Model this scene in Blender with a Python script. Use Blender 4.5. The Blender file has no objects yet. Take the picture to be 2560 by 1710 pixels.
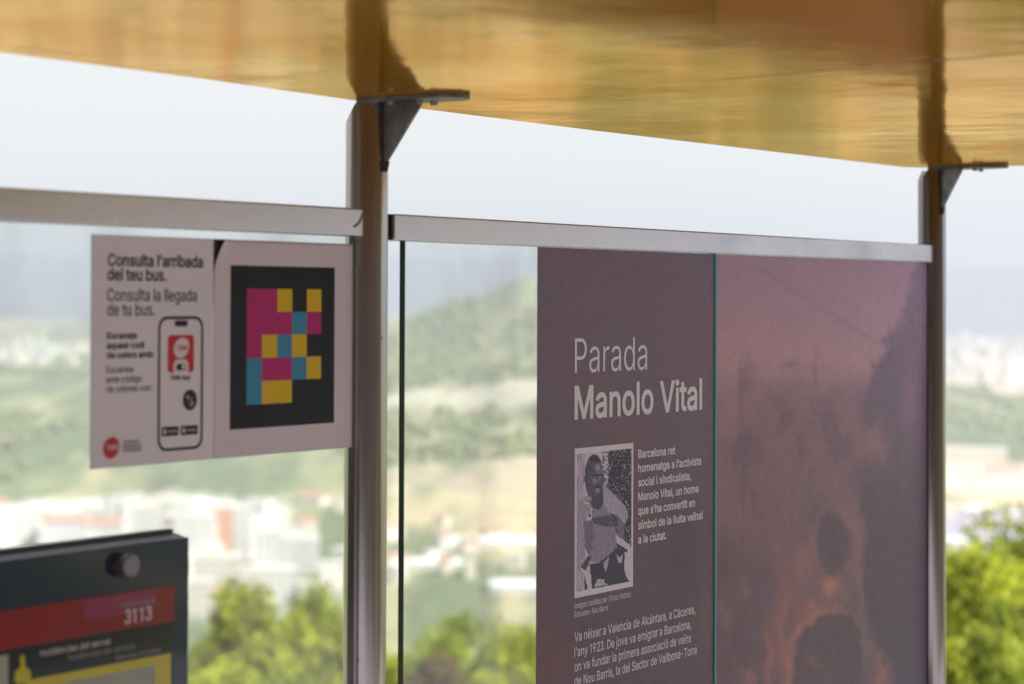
import bpy, bmesh, math, random, json
import numpy as np
from mathutils import Vector, Matrix, geometry

# ------------------------------------------------------------------ camera, sky, sun, exposure
S = bpy.context.scene
COL = S.collection
CAM = np.array([0.0, 0.0, 1.85])
YAW, PIT, ROL = math.radians(34.58), math.radians(0.94), math.radians(0.215)
FPX, PCX, PCY = 5369.0, 1280.0, 664.6          # focal length and principal point in photograph pixels
aR = np.array([math.sin(YAW), -math.cos(YAW), 0.0])
aF = np.array([math.cos(YAW), math.sin(YAW), 0.0])
aU = np.array([0.0, 0.0, 1.0])
F2 = aF*math.cos(PIT) + aU*math.sin(PIT)
U2 = aU*math.cos(PIT) - aF*math.sin(PIT)
R3 = aR*math.cos(ROL) + U2*math.sin(ROL)
U3 = U2*math.cos(ROL) - aR*math.sin(ROL)

cd = bpy.data.cameras.new('camera')
cam = bpy.data.objects.new('camera', cd)
COL.objects.link(cam)
cam.matrix_world = Matrix(((R3[0], U3[0], -F2[0], CAM[0]), (R3[1], U3[1], -F2[1], CAM[1]),
                           (R3[2], U3[2], -F2[2], CAM[2]), (0, 0, 0, 1)))
cd.sensor_width = 36.0
cd.lens = FPX/2560*36
cd.shift_y = (PCY-855)/2560
cd.clip_start, cd.clip_end = 0.05, 40000
cd.dof.use_dof = True
cd.dof.focus_distance = 4.02
cd.dof.aperture_fstop = 3.3
cd.dof.aperture_blades = 9
S.camera = cam

SUN_EL = math.radians(46)
sun_h = 0.86*aR - 0.50*aF
sun_h = sun_h/np.linalg.norm(sun_h)
sun_dir = Vector((sun_h[0]*math.cos(SUN_EL), sun_h[1]*math.cos(SUN_EL), math.sin(SUN_EL)))
sd = bpy.data.lights.new('sun', 'SUN')
sd.energy, sd.angle, sd.color = 5.0, math.radians(0.6), (1.0, 0.95, 0.87)
sun = bpy.data.objects.new('sun', sd)
COL.objects.link(sun)
sun.rotation_euler = sun_dir.to_track_quat('Z', 'Y').to_euler()

W = bpy.data.worlds.new('World')
S.world = W
W.use_nodes = True
nt = W.node_tree
nt.nodes.clear()
wo = nt.nodes.new('ShaderNodeOutputWorld')
bg = nt.nodes.new('ShaderNodeBackground')
sky = nt.nodes.new('ShaderNodeTexSky')
sky.sky_type = 'NISHITA'
sky.sun_disc = False
sky.sun_elevation = SUN_EL
sky.sun_rotation = math.atan2(sun_h[0], sun_h[1])
sky.altitude = 200
sky.dust_density = 2.0
tc = nt.nodes.new('ShaderNodeTexCoord')
mp = nt.nodes.new('ShaderNodeMapping')
mp.inputs['Scale'].default_value = (1.0, 1.0, 5.0)
cn = nt.nodes.new('ShaderNodeTexNoise')
cn.inputs['Scale'].default_value = 3.2
cn.inputs['Detail'].default_value = 6
cn.inputs['Roughness'].default_value = 0.55
cr = nt.nodes.new('ShaderNodeValToRGB')
cr.color_ramp.elements[0].position, cr.color_ramp.elements[0].color = 0.30, (0.72, 0.72, 0.72, 1)
cr.color_ramp.elements[1].position, cr.color_ramp.elements[1].color = 0.62, (0.97, 0.97, 0.97, 1)
mx = nt.nodes.new('ShaderNodeMix')
mx.data_type = 'RGBA'
mx.inputs['B'].default_value = (4.75, 4.75, 4.60, 1)     # thin bright cloud
nt.links.new(tc.outputs['Generated'], mp.inputs['Vector'])
nt.links.new(mp.outputs['Vector'], cn.inputs['Vector'])
nt.links.new(cn.outputs['Fac'], cr.inputs['Fac'])
nt.links.new(cr.outputs['Color'], mx.inputs['Factor'])
nt.links.new(sky.outputs['Color'], mx.inputs['A'])
nt.links.new(mx.outputs['Result'], bg.inputs['Color'])
# (brightness of the cloud veil above is in the sky texture's own units)
bg.inputs['Strength'].default_value = 0.10
nt.links.new(bg.outputs['Background'], wo.inputs['Surface'])

S.view_settings.view_transform = 'Standard'
S.view_settings.look = 'None'
S.view_settings.exposure = 1.1
S.view_settings.gamma = 1.0
S.view_settings.use_curve_mapping = False
try:
    S.cycles.max_bounces = 10
    S.cycles.transparent_max_bounces = 12
    S.cycles.volume_bounces = 1
    S.cycles.use_denoising = True
except Exception:
    pass

# ------------------------------------------------------------------ helpers
K = 2560/2347.0          # the zoomed view in which most things were measured

def ray(x, y):
    return F2 + (x-PCX)/FPX*R3 - (y-PCY)/FPX*U3

def on_y(x, y, Y):       # photograph pixel -> point of the vertical plane y = Y
    d = ray(x, y)
    return CAM + d*(Y-CAM[1])/d[1]

def on_z(x, y, Z):
    d = ray(x, y)
    return CAM + d*(Z-CAM[2])/d[2]

def to_px(P):            # arrays of points -> photograph pixels
    q = np.asarray(P, float)-CAM
    z = q@F2
    return PCX+FPX*(q@R3)/z, PCY-FPX*(q@U3)/z

def lin(c, k=1.0):
    out = []
    for v in c[:3]:
        v = v/255.0
        v = v/12.92 if v <= 0.04045 else ((v+0.055)/1.055)**2.4
        out.append(min(0.95, v*k))
    return (*out, 1.0)

def lin_arr(a, k=1.0):
    v = np.clip(a/255.0, 0, 1)
    v = np.where(v <= 0.04045, v/12.92, ((v+0.055)/1.055)**2.4)
    return np.clip(v*k*np.array([1.03, .99, 1.10]), 0, 0.95)

def hash2(ix, iy, seed):
    h = (ix.astype(np.int64)*374761393 + iy.astype(np.int64)*668265263 + seed*974634777) & 0xffffffff
    h = ((h ^ (h >> 13))*1274126177) & 0xffffffff
    h = h ^ (h >> 16)
    return (h & 0xffff)/65535.0

def vnoise(x, y, seed=0):
    x = np.asarray(x, float); y = np.asarray(y, float)
    ix, iy = np.floor(x), np.floor(y)
    fx, fy = x-ix, y-iy
    fx, fy = fx*fx*(3-2*fx), fy*fy*(3-2*fy)
    a, b = hash2(ix, iy, seed), hash2(ix+1, iy, seed)
    c, d = hash2(ix, iy+1, seed), hash2(ix+1, iy+1, seed)
    return (a*(1-fx)+b*fx)*(1-fy)+(c*(1-fx)+d*fx)*fy

def fbm(x, y, seed=0, octv=4):
    s, amp, tot = 0, 1.0, 0
    for o in range(octv):
        s = s + amp*vnoise(x*2**o, y*2**o, seed+o*17)
        tot += amp
        amp *= 0.5
    return s/tot

def sstep(a, b, x):
    t = np.clip((x-a)/(b-a), 0, 1)
    return t*t*(3-2*t)

class MB:
    """collects shapes in world coordinates, then links them as ONE mesh object"""
    def __init__(self):
        self.bm = bmesh.new()
    def box(self, x0, x1, y0, y1, z0, z1, bev=0.0, seg=2, mi=0):
        b = bmesh.new()
        bmesh.ops.create_cube(b, size=1)
        for v in b.verts:
            v.co = Vector(((x0+x1)/2+v.co.x*(x1-x0), (y0+y1)/2+v.co.y*(y1-y0), (z0+z1)/2+v.co.z*(z1-z0)))
        if bev > 0:
            bmesh.ops.bevel(b, geom=b.edges[:], offset=bev, segments=seg, profile=0.5, affect='EDGES')
        self._merge(b, mi)
        return self
    def _merge(self, b, mi=0):
        m = {}
        for v in b.verts:
            m[v] = self.bm.verts.new(v.co)
        for f in b.faces:
            try:
                g = self.bm.faces.new([m[v] for v in f.verts])
                g.material_index = mi if mi else f.material_index
                g.smooth = f.smooth
            except ValueError:
                pass
        b.free()
    def tube(self, p0, p1, r0, r1=None, n=24, caps=True):
        r1 = r0 if r1 is None else r1
        p0, p1 = Vector(p0), Vector(p1)
        ax = (p1-p0).normalized()
        q = ax.to_track_quat('Z', 'Y')
        ra, rb = [], []
        for i in range(n):
            a = 2*math.pi*i/n
            o = q @ Vector((math.cos(a), math.sin(a), 0))
            ra.append(self.bm.verts.new(p0+o*r0))
            rb.append(self.bm.verts.new(p1+o*r1))
        for i in range(n):
            f = self.bm.faces.new((ra[i], ra[(i+1) % n], rb[(i+1) % n], rb[i]))
            f.smooth = True
        if caps:
            self.bm.faces.new([self.bm.verts.new(v.co) for v in ra[::-1]])     # own corners: keeps the side's shading clean
            self.bm.faces.new([self.bm.verts.new(v.co) for v in rb])
        return self
    def prism(self, pts, off):                 # planar outline and an offset vector
        off = Vector(off)
        a = [self.bm.verts.new(Vector(p)) for p in pts]
        b = [self.bm.verts.new(Vector(p)+off) for p in pts]
        n = len(a)
        self.bm.faces.new(a)
        self.bm.faces.new(b[::-1])
        for i in range(n):
            self.bm.faces.new((a[i], b[i], b[(i+1) % n], a[(i+1) % n]))
        return self
    def face(self, pts):
        self.bm.faces.new([self.bm.verts.new(Vector(p)) for p in pts])
        return self
    def build(self, name, mat, parent=None, loc=None):
        bmesh.ops.recalc_face_normals(self.bm, faces=self.bm.faces[:])
        me = bpy.data.meshes.new(name)
        base = Vector(parent['_base']) if parent is not None else (Vector(loc) if loc is not None else Vector((0, 0, 0)))
        for v in self.bm.verts:
            v.co -= base
        self.bm.to_mesh(me)
        self.bm.free()
        return link(name, me, mat, parent, base)

def link(name, me, mat, parent, base):
    for m in (mat if isinstance(mat, (list, tuple)) else [mat]):
        me.materials.append(m)
    o = bpy.data.objects.new(name, me)
    COL.objects.link(o)
    if parent is not None:
        o.parent = parent
        o['_base'] = list(base)
    else:
        o.location = base
        o['_base'] = list(base)
    return o

def raw(name, verts, faces, mat, parent=None, loc=(0, 0, 0), smooth=False):
    base = np.array(parent['_base']) if parent is not None else np.array(loc, float)
    me = bpy.data.meshes.new(name)
    v = np.asarray(verts, float)-base
    me.from_pydata(v.tolist(), [], faces)
    if smooth:
        me.polygons.foreach_set('use_smooth', [True]*len(me.polygons))
    me.update()
    return link(name, me, mat, parent, base)

def tag(o, label=None, cat=None, group=None, kind=None):
    for k, v in (('label', label), ('category', cat), ('group', group), ('kind', kind)):
        if v:
            o[k] = v
    return o

def empty(name, loc, label, cat, group=None):
    o = bpy.data.objects.new(name, None)
    o.empty_display_size = 0.1
    COL.objects.link(o)
    o.location = loc
    o['_base'] = [float(v) for v in loc]
    return tag(o, label, cat, group)

def copy_tree(o, parent=None):
    c = o.copy()
    COL.objects.link(c)
    c.parent = parent
    for ch in list(o.children):
        copy_tree(ch, c)
    return c

# ------------------------------------------------------------------ materials
def mat(name, col, rough=0.6, metal=0.0, spec=0.5, var=0.0, vscale=20.0, bump=0.0, bscale=40.0, stretch=(1, 1, 1), rvar=0.0):
    m = bpy.data.materials.new(name)
    m.use_nodes = True
    t = m.node_tree
    p = t.nodes['Principled BSDF']
    p.inputs['Roughness'].default_value = rough
    p.inputs['Metallic'].default_value = metal
    p.inputs['Specular IOR Level'].default_value = spec
    c = col if len(col) == 4 else (*col, 1)
    p.inputs['Base Color'].default_value = c
    if var or bump or rvar:
        co = t.nodes.new('ShaderNodeTexCoord')
        ma = t.nodes.new('ShaderNodeMapping')
        ma.inputs['Scale'].default_value = stretch
        t.links.new(co.outputs['Object'], ma.inputs['Vector'])
    if var or rvar:
        n = t.nodes.new('ShaderNodeTexNoise')
        n.inputs['Scale'].default_value = vscale
        n.inputs['Detail'].default_value = 5
        t.links.new(ma.outputs['Vector'], n.inputs['Vector'])
    if var:
        x = t.nodes.new('ShaderNodeMix')
        x.data_type = 'RGBA'
        x.inputs['A'].default_value = (*[v*(1-var) for v in c[:3]], 1)
        x.inputs['B'].default_value = (*[min(.95, v*(1+var)) for v in c[:3]], 1)
        r = t.nodes.new('ShaderNodeMapRange')
        r.inputs['From Min'].default_value, r.inputs['From Max'].default_value = 0.3, 0.7
        t.links.new(n.outputs['Fac'], r.inputs['Value'])
        t.links.new(r.outputs['Result'], x.inputs['Factor'])
        t.links.new(x.outputs['Result'], p.inputs['Base Color'])
    if rvar:
        r2 = t.nodes.new('ShaderNodeMapRange')
        r2.inputs['From Min'].default_value, r2.inputs['From Max'].default_value = 0.3, 0.7
        r2.inputs['To Min'].default_value, r2.inputs['To Max'].default_value = max(.02, rough-rvar), rough+rvar
        t.links.new(n.outputs['Fac'], r2.inputs['Value'])
        t.links.new(r2.outputs['Result'], p.inputs['Roughness'])
    if bump:
        b = t.nodes.new('ShaderNodeTexNoise')
        b.inputs['Scale'].default_value = bscale
        b.inputs['Detail'].default_value = 4
        t.links.new(ma.outputs['Vector'], b.inputs['Vector'])
        bn = t.nodes.new('ShaderNodeBump')
        bn.inputs['Distance'].default_value = bump
        bn.inputs['Strength'].default_value = 1.0
        t.links.new(b.outputs['Fac'], bn.inputs['Height'])
        t.links.new(bn.outputs['Normal'], p.inputs['Normal'])
    return m

def attr_mat(name, attr='print', rough=0.5, spec=0.5, coat=0.0):
    m = bpy.data.materials.new(name)
    m.use_nodes = True
    t = m.node_tree
    p = t.nodes['Principled BSDF']
    a = t.nodes.new('ShaderNodeAttribute')
    a.attribute_name = attr
    t.links.new(a.outputs['Color'], p.inputs['Base Color'])
    p.inputs['Roughness'].default_value = rough
    p.inputs['Specular IOR Level'].default_value = spec
    p.inputs['Coat Weight'].default_value = coat
    p.inputs['Coat Roughness'].default_value = 0.08
    return m

def steel_mat(name, rough, axis, base=(0.56, 0.55, 0.55), run=0.12):
    """brushed stainless steel with finger marks, blotchy reflections put into the colour, small dark specks and a fine grain along one axis"""
    m = mat(name, base, rough, 1.0, bump=0.00010, bscale=90.0, var=0.26, vscale=5.0, rvar=0.09,
            stretch=tuple(run if i == axis else 1.0 for i in range(3)))
    t = m.node_tree
    p = t.nodes['Principled BSDF']
    src = p.inputs['Base Color'].links[0].from_socket
    co = t.nodes.new('ShaderNodeTexCoord')
    n = t.nodes.new('ShaderNodeTexNoise')
    n.inputs['Scale'].default_value = 48.0
    n.inputs['Detail'].default_value = 2
    t.links.new(co.outputs['Object'], n.inputs['Vector'])
    r = t.nodes.new('ShaderNodeMapRange')
    r.inputs['From Min'].default_value, r.inputs['From Max'].default_value = 0.745, 0.78
    t.links.new(n.outputs['Fac'], r.inputs['Value'])
    x = t.nodes.new('ShaderNodeMix')
    x.data_type = 'RGBA'
    x.inputs['B'].default_value = (0.05, 0.04, 0.04, 1)
    t.links.new(r.outputs['Result'], x.inputs['Factor'])
    t.links.new(src, x.inputs['A'])
    t.links.new(x.outputs['Result'], p.inputs['Base Color'])
    return m

def glass_mat():
    m = bpy.data.materials.new('clear_glass')
    m.use_nodes = True
    t = m.node_tree
    t.nodes.clear()
    out = t.nodes.new('ShaderNodeOutputMaterial')
    tr = t.nodes.new('ShaderNodeBsdfTransparent')
    tr.inputs['Color'].default_value = (0.965, 0.985, 0.975, 1)
    gl = t.nodes.new('ShaderNodeBsdfGlossy')
    gl.inputs['Roughness'].default_value = 0.01
    lw = t.nodes.new('ShaderNodeLayerWeight')           # Schlick reflectance, the same from both sides of the sheet
    lw.inputs['Blend'].default_value = 0.5
    pw = t.nodes.new('ShaderNodeMath')
    pw.operation = 'POWER'
    pw.inputs[1].default_value = 5.0
    fr = t.nodes.new('ShaderNodeMapRange')
    fr.inputs['To Min'].default_value, fr.inputs['To Max'].default_value = 0.025, 1.0
    mx = t.nodes.new('ShaderNodeMixShader')
    t.links.new(lw.outputs['Facing'], pw.inputs[0])
    t.links.new(pw.outputs[0], fr.inputs['Value'])
    t.links.new(fr.outputs['Result'], mx.inputs['Fac'])
    t.links.new(tr.outputs['BSDF'], mx.inputs[1])
    t.links.new(gl.outputs['BSDF'], mx.inputs[2])
    df = t.nodes.new('ShaderNodeBsdfDiffuse')          # wiped-off dirt
    df.inputs['Color'].default_value = (0.8, 0.84, 0.86, 1)
    co = t.nodes.new('ShaderNodeTexCoord')
    ma = t.nodes.new('ShaderNodeMapping')
    ma.inputs['Scale'].default_value = (1.0, 1.0, 0.35)
    ma.inputs['Rotation'].default_value = (0, 0.5, 0)
    n = t.nodes.new('ShaderNodeTexNoise')
    n.inputs['Scale'].default_value = 7.0
    n.inputs['Detail'].default_value = 7
    r = t.nodes.new('ShaderNodeMapRange')
    r.inputs['From Min'].default_value, r.inputs['From Max'].default_value = 0.48, 0.80
    r.inputs['To Min'].default_value, r.inputs['To Max'].default_value = 0.05, 0.26
    m2 = t.nodes.new('ShaderNodeMixShader')
    t.links.new(co.outputs['Object'], ma.inputs['Vector'])
    t.links.new(ma.outputs['Vector'], n.inputs['Vector'])
    t.links.new(n.outputs['Fac'], r.inputs['Value'])
    t.links.new(r.outputs['Result'], m2.inputs['Fac'])
    t.links.new(mx.outputs['Shader'], m2.inputs[1])
    t.links.new(df.outputs['BSDF'], m2.inputs[2])
    t.links.new(m2.outputs['Shader'], out.inputs['Surface'])
    return m

def roof_mat():
    """glossy yellow lacquered sheet: tinted mirror over a yellow ground, slightly wavy"""
    m = bpy.data.materials.new('yellow_lacquer')
    m.use_nodes = True
    t = m.node_tree
    t.nodes.clear()
    out = t.nodes.new('ShaderNodeOutputMaterial')
    co = t.nodes.new('ShaderNodeTexCoord')
    df = t.nodes.new('ShaderNodeBsdfDiffuse')
    gl = t.nodes.new('ShaderNodeBsdfGlossy')
    gl.inputs['Color'].default_value = (1.0, 0.705, 0.33, 1)
    gl.inputs['Roughness'].default_value = 0.078
    n1 = t.nodes.new('ShaderNodeTexNoise')
    n1.inputs['Scale'].default_value = 5.0
    n1.inputs['Detail'].default_value = 3
    n2 = t.nodes.new('ShaderNodeTexNoise')
    n2.inputs['Scale'].default_value = 24.0
    n2.inputs['Detail'].default_value = 5
    n3 = t.nodes.new('ShaderNodeTexNoise')
    n3.inputs['Scale'].default_value = 2.2
    n3.inputs['Detail'].default_value = 6
    for n in (n1, n2, n3):
        t.links.new(co.outputs['Object'], n.inputs['Vector'])
    b1 = t.nodes.new('ShaderNodeBump')
    b1.inputs['Distance'].default_value = 0.0017
    b2 = t.nodes.new('ShaderNodeBump')
    b2.inputs['Distance'].default_value = 0.00026
    t.links.new(n1.outputs['Fac'], b1.inputs['Height'])
    t.links.new(n2.outputs['Fac'], b2.inputs['Height'])
    t.links.new(b1.outputs['Normal'], b2.inputs['Normal'])
    t.links.new(b2.outputs['Normal'], gl.inputs['Normal'])
    mx = t.nodes.new('ShaderNodeMix')
    mx.data_type = 'RGBA'
    mx.inputs['A'].default_value = (0.60, 0.265, 0.008, 1)
    mx.inputs['B'].default_value = (0.46, 0.19, 0.010, 1)
    t.links.new(n3.outputs['Fac'], mx.inputs['Factor'])
    t.links.new(mx.outputs['Result'], df.inputs['Color'])
    ra = t.nodes.new('ShaderNodeMapRange')              # worn and fresher patches of the lacquer
    ra.inputs['From Min'].default_value, ra.inputs['From Max'].default_value = 0.36, 0.64
    m3 = t.nodes.new('ShaderNodeMix')
    m3.data_type = 'RGBA'
    m3.inputs['A'].default_value = (0.84, 0.55, 0.25, 1)
    m3.inputs['B'].default_value = (1.0, 0.77, 0.40, 1)
    t.links.new(n3.outputs['Fac'], ra.inputs['Value'])
    t.links.new(ra.outputs['Result'], m3.inputs['Factor'])
    t.links.new(m3.outputs['Result'], gl.inputs['Color'])
    fr = t.nodes.new('ShaderNodeFresnel')
    fr.inputs['IOR'].default_value = 1.6
    ms = t.nodes.new('ShaderNodeMixShader')
    t.links.new(fr.outputs['Fac'], ms.inputs['Fac'])
    t.links.new(df.outputs['BSDF'], ms.inputs[1])
    t.links.new(gl.outputs['BSDF'], ms.inputs[2])
    t.links.new(ms.outputs['Shader'], out.inputs['Surface'])
    return m

def leaf_mat(name, c1, c2, trans=0.35):
    m = bpy.data.materials.new(name)
    m.use_nodes = True
    t = m.node_tree
    t.nodes.clear()
    out = t.nodes.new('ShaderNodeOutputMaterial')
    co = t.nodes.new('ShaderNodeTexCoord')
    n = t.nodes.new('ShaderNodeTexNoise')
    n.inputs['Scale'].default_value = 1.3
    n.inputs['Detail'].default_value = 6
    n.inputs['Roughness'].default_value = 0.7
    t.links.new(co.outputs['Object'], n.inputs['Vector'])
    r = t.nodes.new('ShaderNodeValToRGB')
    r.color_ramp.elements[0].position, r.color_ramp.elements[0].color = 0.36, (*c1, 1)
    r.color_ramp.elements[1].position, r.color_ramp.elements[1].color = 0.64, (*c2, 1)
    t.links.new(n.outputs['Fac'], r.inputs['Fac'])
    d = t.nodes.new('ShaderNodeBsdfDiffuse')
    tr = t.nodes.new('ShaderNodeBsdfTranslucent')
    t.links.new(r.outputs['Color'], d.inputs['Color'])
    t.links.new(r.outputs['Color'], tr.inputs['Color'])
    mx = t.nodes.new('ShaderNodeMixShader')
    mx.inputs['Fac'].default_value = trans
    t.links.new(d.outputs['BSDF'], mx.inputs[1])
    t.links.new(tr.outputs['BSDF'], mx.inputs[2])
    t.links.new(mx.outputs['Shader'], out.inputs['Surface'])
    return m

M = dict(
    steel_post=steel_mat('brushed_steel_tube', 0.13, 2, (0.39, 0.345, 0.33)),
    steel_rail=steel_mat('brushed_steel_rail', 0.25, 0, (0.50, 0.475, 0.51), .7),
    dark_steel=mat('weathered_steel_plate', (0.21, 0.21, 0.21), 0.45, 0.7, var=0.35, vscale=30, bump=.0004, bscale=60),
    weld=mat('dark_weld', (0.045, 0.035, 0.03), 0.6, 0.5, bump=.001, bscale=200),
    bolt=mat('zinc_bolt', (0.45, 0.42, 0.38), 0.35, 1.0),
    glass=glass_mat(),
    edge=mat('green_glass_edge', (0.004, 0.030, 0.026), 0.12, 0, 0.6),
    teal=mat('lit_teal_edge', (0.055, 0.33, 0.42), 0.25, 0, 0.5),  # pane edge catching light, put in as a brighter colour
    roof=roof_mat(),
    roof_top=mat('roof_rim', (0.30, 0.22, 0.08), 0.35, 0.3),
    white=mat('white_print_sheet', (0.82, 0.80, 0.87), 0.42, 0, 0.5, var=.04, vscale=7),
    white2=mat('white_vinyl_sheet', (0.78, 0.69, 0.78), 0.42, 0, 0.5, var=.04, vscale=5),
    ink=mat('dark_ink', (0.025, 0.025, 0.035), 0.42, 0, .2),
    ink2=mat('soft_black_ink', (0.018, 0.020, 0.032), 0.40, 0, .15, var=.2, vscale=6),
    magenta=mat('magenta_ink', (0.52, 0.018, 0.19), 0.42, 0, .2),
    yellow=mat('yellow_ink', (0.80, 0.55, 0.010), 0.42, 0, .2),
    blue=mat('cyan_ink', (0.05, 0.30, 0.52), 0.42, 0, .2),
    red=mat('red_ink', (0.62, 0.040, 0.060), 0.42, 0, .2),
    paper=mat('white_ink', (0.78, 0.74, 0.76), 0.42),
    black=mat('black_plastic', (0.016, 0.014, 0.018), 0.35),
    slate=mat('slate_grey_paint', (0.028, 0.043, 0.080), 0.06, 0, 0.45, var=.12, vscale=4),
    housing=mat('blue_grey_housing', (0.10, 0.125, 0.19), 0.35, 0, .5),
    knob=mat('grey_knob', (0.20, 0.19, 0.21), 0.38, 0.6, var=.1, vscale=60),
    case_black=mat('black_backlit_print', (0.012, 0.013, 0.017), 0.10),
    case_red=mat('red_case_band', (0.30, 0.007, 0.022), 0.10, var=.1, vscale=6),
    case_reflection=mat('plum_reflection_paint', (0.30, 0.030, 0.12), 0.10),
    case_yellow=mat('yellow_case_frame', (0.62, 0.56, 0.015), 0.10),
    case_paper=mat('grey_green_paper', (0.36, 0.40, 0.32), 0.25, var=.06, vscale=8),
    case_text=mat('case_text_white', (0.62, 0.60, 0.64), 0.2),
    case_text_dim=mat('case_text_grey', (0.34, 0.34, 0.37), 0.2),
    lilac=mat('lilac_white_print', (0.86, 0.85, 0.95), 0.38),
    photo=attr_mat('printed_photo', 'print', 0.40, 0.15),
    vinyl=attr_mat('printed_vinyl', 'print', 0.36, 0.22, 0.0),
)

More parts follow.
